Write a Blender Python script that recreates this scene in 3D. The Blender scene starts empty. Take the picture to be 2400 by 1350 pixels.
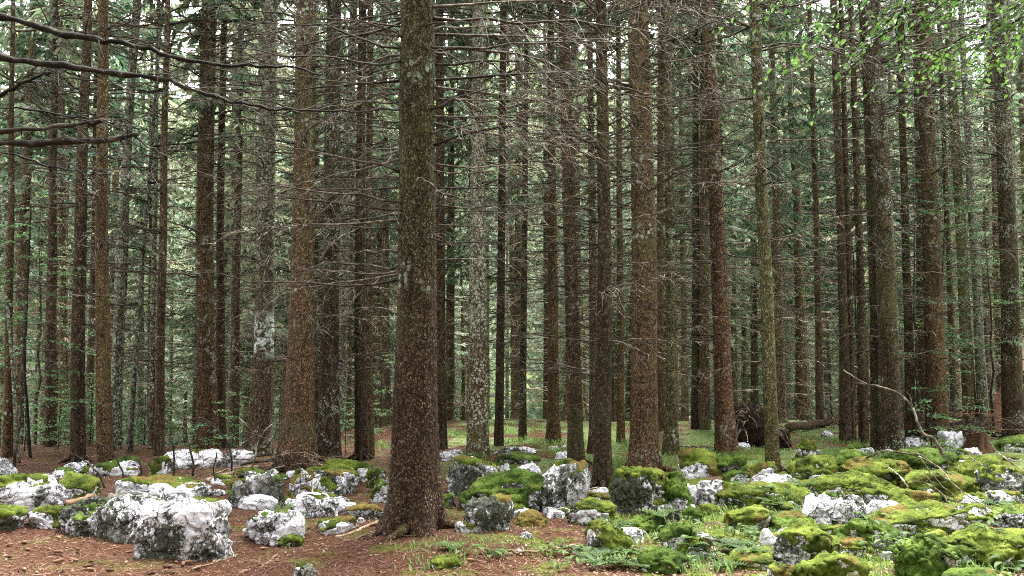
import bpy, bmesh, math, random
import numpy as np
from mathutils import Vector, Matrix

random.seed(7)
RNG = np.random.default_rng(11)
scene = bpy.context.scene
COL = scene.collection
R = math.radians
F = 2000.0                    # focal length in photo pixels (2400 wide)
CAM_Z = 2.2
PITCH = math.atan((790 - 675) / F)
CP, SP = math.cos(PITCH), math.sin(PITCH)

# ---------------------------------------------------------------- camera
cam = bpy.data.cameras.new('camera')
cam.sensor_width = 36.0
cam.lens = 36.0 * F / 2400.0
cam.clip_start = 0.1
cam.clip_end = 2000
camo = bpy.data.objects.new('camera', cam)
camo.location = (0, 0, CAM_Z)
camo.rotation_euler = (math.pi / 2 + PITCH, 0, 0)
COL.objects.link(camo)
scene.camera = camo


def ray(px, py):
    x = (px - 1200) / F
    y = (675 - py) / F
    return np.array((x, CP - y * SP, SP + y * CP))


def at_depth(px, py, Y):
    d = ray(px, py)
    return np.array((0, 0, CAM_Z)) + d * (Y / d[1])


def depth_of(p):
    return p[1] * CP + (p[2] - CAM_Z) * SP


def to_px(p):
    d = depth_of(p)
    u = -p[1] * SP + (p[2] - CAM_Z) * CP
    return 1200 + F * p[0] / d, 675 - F * u / d


# ---------------------------------------------------------------- noise (numpy)
def _hash(i, j, k, seed):
    h = (i * 374761393 + j * 668265263 + k * 2147483647 + seed * 974634777) & 0xFFFFFFFF
    h = ((h ^ (h >> 13)) * 1274126177) & 0xFFFFFFFF
    h = ((h ^ (h >> 16)) * 2246822519) & 0xFFFFFFFF
    return (h ^ (h >> 15)) & 0xFFFFFFFF


def vnoise(P, seed=0):
    """value noise in -1..1"""
    P = np.asarray(P, dtype=np.float64)
    I = np.floor(P).astype(np.int64)
    f = P - I
    u = f * f * f * (f * (f * 6 - 15) + 10)
    out = 0
    for dx in (0, 1):
        wx = u[:, 0] if dx else 1 - u[:, 0]
        for dy in (0, 1):
            wy = u[:, 1] if dy else 1 - u[:, 1]
            for dz in (0, 1):
                wz = u[:, 2] if dz else 1 - u[:, 2]
                h = _hash(I[:, 0] + dx, I[:, 1] + dy, I[:, 2] + dz, seed) / 4294967295.0
                out = out + wx * wy * wz * (h * 2 - 1)
    return out


def fbm(P, seed=0, oct=4, gain=0.5):
    a, s, out = 1.0, 0.0, 0
    P = np.asarray(P, dtype=np.float64)
    for o in range(oct):
        out = out + a * vnoise(P * (2.03 ** o) + o * 17.3, seed + o)
        s += a
        a *= gain
    return out / s * 1.5


def voro(P, seed=0):
    P = np.asarray(P, dtype=np.float64)
    I = np.floor(P).astype(np.int64)
    d1 = np.full(len(P), 9.0)
    d2 = np.full(len(P), 9.0)
    for dx in (-1, 0, 1):
        for dy in (-1, 0, 1):
            for dz in (-1, 0, 1):
                a, b, c = I[:, 0] + dx, I[:, 1] + dy, I[:, 2] + dz
                q = np.stack([a + _hash(a, b, c, seed) / 4294967295.0, b + _hash(a, b, c, seed + 1) / 4294967295.0,
                              c + _hash(a, b, c, seed + 2) / 4294967295.0], 1)
                d = np.sqrt(((q - P) ** 2).sum(1))
                m = d < d1
                d2 = np.where(m, d1, np.minimum(d2, d))
                d1 = np.where(m, d, d1)
    return d1, d2


def sstep(a, b, x):
    t = np.clip((np.asarray(x, dtype=float) - a) / (b - a), 0, 1)
    return t * t * (3 - 2 * t)


# ---------------------------------------------------------------- mesh helpers
class MB:
    def __init__(self):
        self.v, self.f, self.m = [], [], []
        self.n = 0

    def add(self, verts, faces, mat=0):
        verts = np.asarray(verts, dtype=np.float32).reshape(-1, 3)
        self.v.append(verts)
        for f in faces:
            self.f.append([i + self.n for i in f])
            self.m.append(mat)
        self.n += len(verts)

    def quads(self, q, mat=0):
        """q: n x 4 x 3"""
        q = np.asarray(q, dtype=np.float32)
        n = len(q)
        self.v.append(q.reshape(-1, 3))
        idx = (np.arange(n * 4).reshape(n, 4) + self.n).tolist()
        self.f.extend(idx)
        self.m.extend([mat] * n)
        self.n += n * 4

    def tube(self, pts, rad, sides=5, cap=True, mat=0):
        pts = np.asarray(pts, dtype=np.float64)
        n = len(pts)
        rad = np.broadcast_to(np.asarray(rad, dtype=np.float64), (n,))
        tan = np.gradient(pts, axis=0)
        tan /= np.linalg.norm(tan, axis=1)[:, None] + 1e-9
        up = np.array((0, 0, 1.0)) if abs(tan[:, 2]).mean() < 0.8 else np.array((0, 1.0, 0))
        s = np.cross(tan, up)
        s /= np.linalg.norm(s, axis=1)[:, None] + 1e-9
        t = np.cross(s, tan)
        a = np.arange(sides) * 2 * math.pi / sides
        ring = pts[:, None, :] + rad[:, None, None] * (np.cos(a)[None, :, None] * s[:, None, :] + np.sin(a)[None, :, None] * t[:, None, :])
        faces = []
        for i in range(n - 1):
            for k in range(sides):
                k2 = (k + 1) % sides
                faces.append((i * sides + k, i * sides + k2, (i + 1) * sides + k2, (i + 1) * sides + k))
        if cap:
            faces.append(tuple(range(sides))[::-1])
            faces.append(tuple((n - 1) * sides + k for k in range(sides)))
        self.add(ring.reshape(-1, 3), faces, mat)

    def mesh(self, name, mats, smooth=True):
        me = bpy.data.meshes.new(name)
        v = np.concatenate(self.v) if self.v else np.zeros((0, 3))
        me.from_pydata(v.tolist(), [], self.f)
        for m in mats if isinstance(mats, (list, tuple)) else [mats]:
            me.materials.append(m)
        if isinstance(mats, (list, tuple)) and len(mats) > 1:
            me.polygons.foreach_set('material_index', np.array(self.m, dtype=np.int32))
        if smooth:
            me.polygons.foreach_set('use_smooth', np.ones(len(me.polygons), dtype=bool))
        me.update()
        return me


def link(name, me, parent=None, loc=(0, 0, 0), rot=None, scale=None):
    o = bpy.data.objects.new(name, me)
    COL.objects.link(o)
    if parent is not None:
        o.parent = parent
    o.location = loc
    if rot is not None:
        o.rotation_euler = rot
    if scale is not None:
        o.scale = scale if hasattr(scale, '__len__') else (scale,) * 3
    return o


def tag(o, label=None, cat=None, group=None, kind=None):
    if label: o['label'] = label
    if cat: o['category'] = cat
    if group: o['group'] = group
    if kind: o['kind'] = kind
    return o


def thing(name, label, cat, loc=(0, 0, 0), rz=0, group=None):
    o = bpy.data.objects.new(name, None)
    COL.objects.link(o)
    o.empty_display_size = 0.2
    o.location = loc
    o.rotation_euler = (0, 0, rz)
    return tag(o, label, cat, group)


# ---------------------------------------------------------------- terrain height
def ground_z(x, y):
    x = np.asarray(x, dtype=np.float64)
    y = np.asarray(y, dtype=np.float64)
    left = sstep(-2.0, -6.0, x)
    edge = 21 - 5.0 * left
    z = -(0.0975 + 0.10 * left) * np.clip(np.minimum(y, 72) - edge, 0, None) * sstep(0, 6, y - edge)
    z = z + np.where(y > 76, (np.clip(y, 76, 400) - 76) * 0.42 * sstep(74, 95, y), 0)
    z = z + 0.55 * (1 - sstep(0.5, 5.5, y))
    z = z + np.where(y < -1, (-1 - y) * 1.1, 0)  # unseen bank behind the camera, added to block low light from there
    P = np.stack([x * 0.35, y * 0.35, np.zeros_like(x)], -1).reshape(-1, 3)
    n = fbm(P, 5, 4).reshape(x.shape)
    return z + n * 0.09 * sstep(4, 7, y)


def gz(x, y):
    return float(ground_z(np.array([x]), np.array([y]))[0])


def on_ground(px, py):
    """where the ray of a photo pixel meets the ground"""
    d = ray(px, py)
    z = 0.0
    for _ in range(12):
        if d[2] > -0.02:
            t = 30 / d[1]
        else:
            t = (z - CAM_Z) / d[2]
        p = np.array((0, 0, CAM_Z)) + d * t
        z = 0.5 * z + 0.5 * gz(p[0], p[1])
    return p
# ---------------------------------------------------------------- materials
class NT:
    def __init__(self, name):
        self.mat = bpy.data.materials.new(name)
        self.mat.use_nodes = True
        self.t = self.mat.node_tree
        self.t.nodes.clear()
        self.out = self.t.nodes.new('ShaderNodeOutputMaterial')
        self.co = self.t.nodes.new('ShaderNodeTexCoord')
        self.oi = self.t.nodes.new('ShaderNodeObjectInfo')

    def n(self, typ, ins=None, **kw):
        nd = self.t.nodes.new(typ)
        for k, v in kw.items():
            setattr(nd, k, v)
        for k, v in (ins or {}).items():
            self.set(nd.inputs[k], v)
        return nd

    def set(self, sock, v):
        if isinstance(v, bpy.types.NodeSocket):
            self.t.links.new(v, sock)
        elif isinstance(v, bpy.types.Node):
            self.t.links.new(v.outputs[0], sock)
        elif hasattr(v, '__len__') and sock.type == 'RGBA' and len(v) == 3:
            sock.default_value = (*v, 1)
        else:
            sock.default_value = v

    def math(self, op, a, b=0.0, c=0.0, clamp=False):
        nd = self.n('ShaderNodeMath', operation=op, use_clamp=clamp)
        for i, v in enumerate((a, b, c)):
            self.set(nd.inputs[i], v)
        return nd.outputs[0]

    def mix(self, fac, a, b, blend='MIX'):
        nd = self.n('ShaderNodeMix', data_type='RGBA', blend_type=blend)
        self.set(nd.inputs[0], fac)
        self.set(nd.inputs[6], a)
        self.set(nd.inputs[7], b)
        return nd.outputs[2]

    def map(self, vec, scale=(1, 1, 1), loc=(0, 0, 0)):
        nd = self.n('ShaderNodeMapping')
        self.set(nd.inputs[0], vec)
        nd.inputs[1].default_value = loc
        nd.inputs[3].default_value = scale
        return nd.outputs[0]

    def noise(self, vec, scale, detail=4, rough=0.55, dist=0.0):
        nd = self.n('ShaderNodeTexNoise', {'Vector': vec, 'Scale': scale, 'Detail': detail, 'Roughness': rough, 'Distortion': dist})
        return nd.outputs[0]

    def vor(self, vec, scale, feature='F1', rnd=1.0):
        nd = self.n('ShaderNodeTexVoronoi', {'Vector': vec, 'Scale': scale, 'Randomness': rnd}, feature=feature)
        return nd

    def ramp(self, fac, lo, hi, to0=0.0, to1=1.0):
        nd = self.n('ShaderNodeMapRange', {'Value': fac, 'From Min': lo, 'From Max': hi, 'To Min': to0, 'To Max': to1}, interpolation_type='SMOOTHSTEP')
        return nd.outputs[0]

    def cramp(self, fac, stops):
        nd = self.n('ShaderNodeValToRGB', {'Fac': fac})
        cr = nd.color_ramp
        while len(cr.elements) < len(stops):
            cr.elements.new(0.5)
        for e, (p, c) in zip(cr.elements, stops):
            e.position = p
            e.color = (*c, 1)
        return nd.outputs[0]

    def seedvec(self, k=37.0):
        """object coordinates shifted per object, so that copies differ"""
        r = self.math('MULTIPLY', self.oi.outputs['Random'], k)
        cx = self.n('ShaderNodeCombineXYZ', {0: r, 1: r, 2: r})
        ad = self.n('ShaderNodeVectorMath', operation='ADD')
        self.set(ad.inputs[0], self.co.outputs['Object'])
        self.set(ad.inputs[1], cx.outputs[0])
        return ad.outputs[0]

    def finish(self, col, rough=0.9, bump=None, dist=0.01, strength=1.0, spec=0.2, transl=None, tcol=None):
        b = self.n('ShaderNodeBsdfPrincipled', {'Base Color': col, 'Roughness': rough})
        b.inputs['Specular IOR Level'].default_value = spec
        if bump is not None:
            bp = self.n('ShaderNodeBump', {'Height': bump, 'Distance': dist, 'Strength': strength})
            self.t.links.new(bp.outputs[0], b.inputs['Normal'])
        sh = b.outputs[0]
        if transl is not None:
            tr = self.n('ShaderNodeBsdfTranslucent', {'Color': tcol if tcol is not None else col})
            mx = self.n('ShaderNodeMixShader', {0: transl, 1: sh, 2: tr.outputs[0]})
            sh = mx.outputs[0]
        self.t.links.new(sh, self.out.inputs[0])
        return self.mat


def mk_bark(name, low, high, z0, z1, fleck, lichen, lich_col=(0.42, 0.44, 0.36), scale=30.0, flakec=(0.30, 0.235, 0.165), knots=0.5, green=(0.09, 0.09, 0.03), patch=None, lsc=15):
    t = NT(name)
    v = t.seedvec()
    sep = t.n('ShaderNodeSeparateXYZ', {0: t.co.outputs['Object']})
    z = sep.outputs[2]
    big = t.noise(v, 1.3, 3)
    zz = t.math('ADD', z, t.math('MULTIPLY', t.math('SUBTRACT', big, 0.5), 2.5))
    base = t.mix(t.ramp(zz, z0, z1), low, high)
    # bark plates: cells a little taller than wide, random tone per plate
    dv = t.n('ShaderNodeVectorMath', operation='ADD')
    ns = t.n('ShaderNodeTexNoise', {'Vector': v, 'Scale': 14.0, 'Detail': 2.0})
    sc = t.n('ShaderNodeVectorMath', {0: ns.outputs['Color']}, operation='SCALE')
    sc.inputs['Scale'].default_value = 0.06
    t.set(dv.inputs[0], v)
    t.set(dv.inputs[1], sc.outputs[0])
    mv = t.map(dv.outputs[0], (1, 1, 0.62))
    cell = t.vor(mv, scale)
    edge = t.vor(mv, scale, 'DISTANCE_TO_EDGE')
    crack = t.ramp(edge.outputs['Distance'], 0.0, 0.16)
    cs = t.n('ShaderNodeSeparateColor', {0: cell.outputs['Color']})
    tone = t.math('MULTIPLY_ADD', cs.outputs[0], 1.1, 0.45)
    base = t.mix(1.0, base, t.n('ShaderNodeCombineColor', {0: tone, 1: tone, 2: tone}).outputs[0], 'MULTIPLY')
    base = t.mix(t.math('MULTIPLY', t.math('SUBTRACT', 1.0, crack), 0.85), base, (0.012, 0.008, 0.006))
    # mottling
    fine = t.noise(v, 55, 4, 0.7)
    base = t.mix(0.55, base, t.cramp(fine, [(0.3, (0.45, 0.42, 0.4)), (0.7, (1.35, 1.32, 1.28))]), 'MULTIPLY')
    streak = t.noise(t.map(v, (1, 1, 0.10)), 7.0, 5, 0.65)
    base = t.mix(0.75, base, t.cramp(streak, [(0.34, (0.52, 0.50, 0.48)), (0.66, (1.28, 1.28, 1.28))]), 'MULTIPLY')
    # green algae film
    ga = t.ramp(t.noise(v, 0.9, 4, 0.6), 0.5, 0.68)
    base = t.mix(t.math('MULTIPLY', ga, 0.34), base, green)
    # pale curled flakes
    fl = t.vor(t.map(v, (1, 1, 0.7), (3, 7, 1)), scale * 1.25)
    fs = t.n('ShaderNodeSeparateColor', {0: fl.outputs['Color']})
    fm = t.math('MULTIPLY', t.ramp(fs.outputs[1], 1 - fleck, 1 - fleck + 0.05), t.ramp(fl.outputs['Distance'], 0.42, 0.26))
    fm = t.math('MULTIPLY', fm, t.ramp(fine, 0.36, 0.52))
    fm = t.math('MULTIPLY', fm, t.ramp(t.noise(v, 2.2, 4, 0.65), 0.38, 0.58, 0.12, 1.0))
    base = t.mix(t.math('MULTIPLY', fm, 0.85), base, flakec)
    # crustose lichen: round pale spots gathered in patches
    if lichen > 0:
        lm = t.ramp(t.math('ADD', t.noise(v, 1.6, 4, 0.65), t.math('MULTIPLY', t.ramp(zz, z0, z1 + 3), 0.10)), 0.70 - 0.34 * lichen, 0.80 - 0.34 * lichen)
        lv = t.vor(t.map(v, (1, 1, 0.85)), lsc)
        lsp = t.n('ShaderNodeSeparateColor', {0: lv.outputs['Color']})
        sp = t.math('MULTIPLY', t.ramp(lv.outputs['Distance'], 0.52, 0.40), t.ramp(lsp.outputs[2], 0.25, 0.35))
        lm2 = t.math('MULTIPLY', lm, sp)
        lm2 = t.math('MULTIPLY', lm2, t.ramp(fine, 0.28, 0.5))
        base = t.mix(t.math('MULTIPLY', lm2, 0.9), base, t.mix(lsp.outputs[0], lich_col, tuple(c * 0.62 for c in lich_col)))
    if patch:
        pz0, pz1 = patch
        pm = t.math('MULTIPLY', t.ramp(z, pz0, pz0 + 0.25), t.ramp(z, pz1, pz1 - 0.25))
        pm = t.math('MULTIPLY', pm, t.ramp(t.noise(v, 7, 5, 0.7), 0.46, 0.56))
        base = t.mix(pm, base, (0.6, 0.62, 0.62))
    # knots of shed branches
    if knots > 0:
        kv = t.vor(t.map(t.co.outputs['Object'], (1, 1, 0.8)), 5.0)
        ks = t.n('ShaderNodeSeparateColor', {0: kv.outputs['Color']})
        km = t.math('MULTIPLY', t.ramp(kv.outputs['Distance'], 0.17, 0.08), t.ramp(ks.outputs[0], 1 - knots, 1 - knots + 0.04))
        base = t.mix(t.math('MULTIPLY', km, 0.85), base, (0.010, 0.008, 0.006))
    br = t.math('MULTIPLY_ADD', t.oi.outputs['Random'], 0.5, 0.85)
    base = t.mix(1.0, base, t.n('ShaderNodeCombineColor', {0: t.math('MULTIPLY', br, 0.94), 1: t.math('MULTIPLY', br, 1.07), 2: br}).outputs[0], 'MULTIPLY')
    h = t.math('ADD', t.math('MULTIPLY', crack, 0.6), t.math('ADD', t.math('MULTIPLY', fine, 0.5), t.math('ADD', t.math('MULTIPLY', cs.outputs[0], 0.35), t.math('MULTIPLY', fm, 0.5))))
    return t.finish(base, 0.92, h, 0.016, 1.0, 0.15)


M = {}
M['flaky'] = mk_bark('bark_flaky', (0.138, 0.069, 0.040), (0.152, 0.093, 0.052), 1.0, 5.0, 0.42, 0.32, scale=30)
M['flaky_big'] = mk_bark('bark_flaky_old', (0.096, 0.049, 0.030), (0.102, 0.081, 0.038), 1.2, 4.2, 0.40, 0.14, scale=34, green=(0.085, 0.08, 0.02), knots=0.0, flakec=(0.46, 0.38, 0.28))
M['red'] = mk_bark('bark_red', (0.183, 0.081, 0.051), (0.165, 0.089, 0.055), 1.0, 6.0, 0.5, 0.42, scale=26, flakec=(0.38, 0.28, 0.20))
M['dark'] = mk_bark('bark_dark', (0.071, 0.041, 0.027), (0.100, 0.064, 0.040), 1.0, 6.0, 0.14, 0.20, scale=30)
M['speck'] = mk_bark('bark_speckled', (0.079, 0.046, 0.030), (0.101, 0.073, 0.046), 1.0, 5.0, 0.22, 0.50, scale=28, lsc=30, lich_col=(0.4, 0.4, 0.36))
M['tan'] = mk_bark('bark_tan', (0.129, 0.074, 0.036), (0.162, 0.104, 0.055), 1.0, 6.5, 0.06, 0.16, scale=36, knots=0.55, green=(0.13, 0.10, 0.03))
M['olive'] = mk_bark('bark_olive', (0.136, 0.096, 0.047), (0.158, 0.128, 0.069), 0.6, 3.0, 0.12, 0.34, scale=30, knots=0.3, green=(0.12, 0.115, 0.04))
M['brown'] = mk_bark('bark_brown', (0.112, 0.063, 0.039), (0.140, 0.090, 0.057), 1.0, 6.0, 0.16, 0.26, scale=28)
M['pale'] = mk_bark('bark_pale', (0.141, 0.080, 0.052), (0.235, 0.205, 0.146), 0.6, 3.4, 0.3, 0.92, scale=26, lsc=24, lich_col=(0.56, 0.53, 0.45))
M['grey'] = mk_bark('bark_grey', (0.145, 0.126, 0.091), (0.225, 0.200, 0.156), 0.3, 4.0, 0.2, 0.85, scale=26, lsc=22, lich_col=(0.40, 0.44, 0.36))
M['patchy'] = mk_bark('bark_patchy', (0.112, 0.063, 0.041), (0.163, 0.139, 0.091), 1.2, 4.0, 0.3, 0.62, scale=28, lsc=20, lich_col=(0.42, 0.43, 0.34), patch=(1.75, 2.75))


def mk_twig(name, c0, c1, c2):
    t = NT(name)
    v = t.seedvec()
    n1 = t.noise(v, 9, 4, 0.6)
    col = t.cramp(n1, [(0.32, c0), (0.5, c1), (0.68, c2)])
    br = t.math('MULTIPLY_ADD', t.oi.outputs['Random'], 1.3, 0.40)
    col = t.mix(1.0, col, t.n('ShaderNodeCombineColor', {0: br, 1: br, 2: br}).outputs[0], 'MULTIPLY')
    return t.finish(col, 0.85, t.noise(v, 60, 3), 0.004, 0.6, 0.25)


M['twig'] = mk_twig('dead_twig', (0.03, 0.021, 0.013), (0.095, 0.073, 0.05), (0.42, 0.38, 0.31))  # palest tone: lichen, lightened further to paint in twig highlights
M['twig_dark'] = mk_twig('dark_twig', (0.010, 0.008, 0.006), (0.022, 0.016, 0.011), (0.075, 0.068, 0.048))
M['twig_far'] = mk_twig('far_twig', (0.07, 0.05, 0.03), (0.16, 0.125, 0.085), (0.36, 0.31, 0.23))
M['twig_main'] = mk_twig('dead_bough', (0.022, 0.015, 0.010), (0.05, 0.036, 0.024), (0.17, 0.145, 0.11))
M['stick'] = mk_twig('dry_stick', (0.10, 0.06, 0.035), (0.17, 0.115, 0.075), (0.30, 0.235, 0.17))
M['log_bark'] = mk_twig('log_bark', (0.07, 0.04, 0.022), (0.15, 0.085, 0.05), (0.25, 0.16, 0.10))


def mk_leaf(name, stops, transl=0.45, objvar=0.0, tint=1.25):
    t = NT(name)
    g = t.n('ShaderNodeNewGeometry')
    r = g.outputs['Random Per Island']
    n = t.noise(t.co.outputs['Object'], 0.55, 2)
    f = t.math('ADD', t.math('MULTIPLY', r, 0.45), t.math('MULTIPLY', n, 0.55))
    if objvar:
        f = t.math('ADD', f, t.math('MULTIPLY', t.math('SUBTRACT', t.oi.outputs['Random'], 0.5), objvar))
    col = t.cramp(f, stops)
    tc = t.mix(1.0, col, (tint, tint * 1.05, tint * 0.9), 'MULTIPLY')
    return t.finish(col, 0.6, spec=0.25, transl=transl, tcol=tc)


M['needle'] = mk_leaf('spruce_needles', [(0.2, (0.055, 0.105, 0.065)), (0.45, (0.135, 0.20, 0.13)), (0.65, (0.24, 0.29, 0.19)), (0.85, (0.31, 0.29, 0.21))], 0.5, 0.5)
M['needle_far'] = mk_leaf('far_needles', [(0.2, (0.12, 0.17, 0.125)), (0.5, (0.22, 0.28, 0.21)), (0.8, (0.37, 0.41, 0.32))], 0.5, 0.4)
M['beech'] = mk_leaf('beech_leaf', [(0.2, (0.02, 0.055, 0.012)), (0.5, (0.05, 0.105, 0.022)), (0.8, (0.115, 0.19, 0.05))], 0.45, 0.0)
M['sapling'] = mk_leaf('sapling_leaf', [(0.2, (0.05, 0.12, 0.045)), (0.5, (0.09, 0.19, 0.07)), (0.8, (0.20, 0.32, 0.14))], 0.42, 0.3)
M['herb'] = mk_leaf('herb_leaf', [(0.2, (0.02, 0.05, 0.010)), (0.5, (0.05, 0.095, 0.018)), (0.8, (0.11, 0.17, 0.045))], 0.35, 0.3)
M['grass'] = mk_leaf('grass_blade', [(0.2, (0.08, 0.16, 0.04)), (0.5, (0.16, 0.27, 0.08)), (0.8, (0.30, 0.38, 0.16))], 0.45)
M['litter_a'] = mk_leaf('needle_litter', [(0.15, (0.045, 0.022, 0.013)), (0.35, (0.075, 0.036, 0.02)), (0.6, (0.14, 0.068, 0.038)), (0.85, (0.34, 0.215, 0.135))], 0.0)
M['litter_b'] = mk_leaf('leaf_litter', [(0.15, (0.07, 0.035, 0.018)), (0.35, (0.12, 0.072, 0.04)), (0.6, (0.21, 0.14, 0.085)), (0.85, (0.42, 0.32, 0.22))], 0.1)
M['cone'] = mk_twig('cone_scale', (0.06, 0.032, 0.018), (0.13, 0.072, 0.04), (0.24, 0.15, 0.09))
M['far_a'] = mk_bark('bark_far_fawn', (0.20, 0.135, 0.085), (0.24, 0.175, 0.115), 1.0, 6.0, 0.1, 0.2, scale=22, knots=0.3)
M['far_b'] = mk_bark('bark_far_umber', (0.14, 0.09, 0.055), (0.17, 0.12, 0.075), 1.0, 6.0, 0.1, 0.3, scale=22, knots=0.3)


def mk_rock(name, dark, tint=(0.76, 0.75, 0.78)):
    t = NT(name)
    v = t.seedvec(61)
    n1 = t.noise(v, 5, 6, 0.62)
    n2 = t.noise(v, 26, 5, 0.7)
    col = t.cramp(n1, [(0.28, tuple(c * 0.62 for c in tint)), (0.45, tuple(c * 0.88 for c in tint)), (0.62, tint)])
    col = t.mix(0.35, col, t.cramp(n2, [(0.3, (0.55, 0.54, 0.56)), (0.6, (1.1, 1.1, 1.1))]), 'MULTIPLY')
    # solution cracks
    dn = t.n('ShaderNodeTexNoise', {'Vector': v, 'Scale': 4.5, 'Detail': 4.0})
    sc = t.n('ShaderNodeVectorMath', {0: dn.outputs['Color']}, operation='SCALE')
    sc.inputs['Scale'].default_value = 0.34
    ad = t.n('ShaderNodeVectorMath', {0: v, 1: sc.outputs[0]}, operation='ADD')
    e1 = t.vor(ad.outputs[0], 6.0, 'DISTANCE_TO_EDGE').outputs['Distance']
    e2 = t.vor(ad.outputs[0], 14.0, 'DISTANCE_TO_EDGE').outputs['Distance']
    w = t.ramp(t.noise(v, 3.2, 3), 0.40, 0.66, 0.012, 0.05)
    c1 = t.math('SUBTRACT', 1.0, t.n('ShaderNodeMapRange', {'Value': e1, 'From Min': 0.0, 'From Max': w}, interpolation_type='SMOOTHSTEP').outputs[0])
    c2 = t.math('MULTIPLY', t.math('SUBTRACT', 1.0, t.ramp(e2, 0.0, 0.07)), t.ramp(t.noise(v, 2.4, 3), 0.5, 0.6))
    crack = t.math('MAXIMUM', t.math('MULTIPLY', c1, t.ramp(t.noise(v, 1.7, 3), 0.34, 0.48)), c2)
    col = t.mix(t.math('MULTIPLY', crack, 0.88), col, (0.022, 0.022, 0.020))
    # black and dark green crust lichen: fine speckle gathered in broad ragged areas
    sv = t.n('ShaderNodeVectorMath', {0: v}, operation='SCALE')
    t.set(sv.inputs['Scale'], t.math('MULTIPLY_ADD', t.oi.outputs['Random'], 0.9, 0.6))
    area = t.noise(t.map(sv.outputs[0], (1, 1, 0.7)), 1.9, 5, 0.6, 0.3)
    spk = t.noise(sv.outputs[0], 22, 6, 0.75)
    dm = t.ramp(t.math('ADD', t.math('MULTIPLY', area, 1.0), t.math('MULTIPLY', spk, 0.75)), 1.03 - dark * 0.22, 1.10 - dark * 0.22)
    col = t.mix(t.math('MULTIPLY', dm, 0.94), col, t.mix(t.ramp(n2, 0.42, 0.6), (0.013, 0.014, 0.011), (0.06, 0.075, 0.03)))
    st = t.ramp(t.noise(v, 2.6, 5, 0.65), 0.52, 0.66)
    col = t.mix(t.math('MULTIPLY', st, 0.45), col, (0.36, 0.34, 0.30))
    h = t.math('ADD', t.math('MULTIPLY', t.math('SUBTRACT', 1.0, crack), 0.8), t.math('ADD', t.math('MULTIPLY', n2, 0.6), t.math('MULTIPLY', n1, 0.8)))
    return t.finish(col, 0.9, h, 0.03, 1.0, 0.2)


M['rock0'] = mk_rock('limestone_clean', 0.45)
M['rock1'] = mk_rock('limestone_stained', 0.66)
M['rock2'] = mk_rock('limestone_dark', 1.1)


def mk_moss(name, stops, orange=0.0):
    t = NT(name)
    v = t.seedvec(43)
    n1 = t.noise(v, 4.0, 5, 0.6)
    n2 = t.noise(v, 45, 4, 0.7)
    n3 = t.noise(v, 130, 2, 0.6)
    f = t.math('ADD', t.math('MULTIPLY', n1, 0.68), t.math('ADD', t.math('MULTIPLY', n2, 0.27), t.math('MULTIPLY', n3, 0.10)))
    col = t.cramp(f, stops)
    if orange:
        om = t.ramp(t.noise(v, 2.3, 4, 0.6), 0.62 - 0.2 * orange, 0.72 - 0.2 * orange)
        col = t.mix(t.math('MULTIPLY', om, 0.75), col, t.mix(n2, (0.10, 0.06, 0.018), (0.26, 0.17, 0.06)))
    h = t.math('ADD', t.math('MULTIPLY', n2, 1.0), t.math('MULTIPLY', n3, 0.5))
    return t.finish(col, 0.95, h, 0.03, 1.0, 0.1)


MOSS = [(0.38, (0.020, 0.030, 0.006)), (0.47, (0.05, 0.073, 0.012)), (0.56, (0.12, 0.158, 0.022)), (0.68, (0.25, 0.29, 0.06))]
M['moss'] = mk_moss('moss_green', MOSS, 0.32)
M['moss_o'] = mk_moss('moss_ochre', MOSS, 0.75)
M['moss_d'] = mk_moss('moss_deep', [(a, (c[0] * 0.72, c[1] * 0.88, c[2] * 1.0)) for a, c in MOSS], 0.05)


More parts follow.
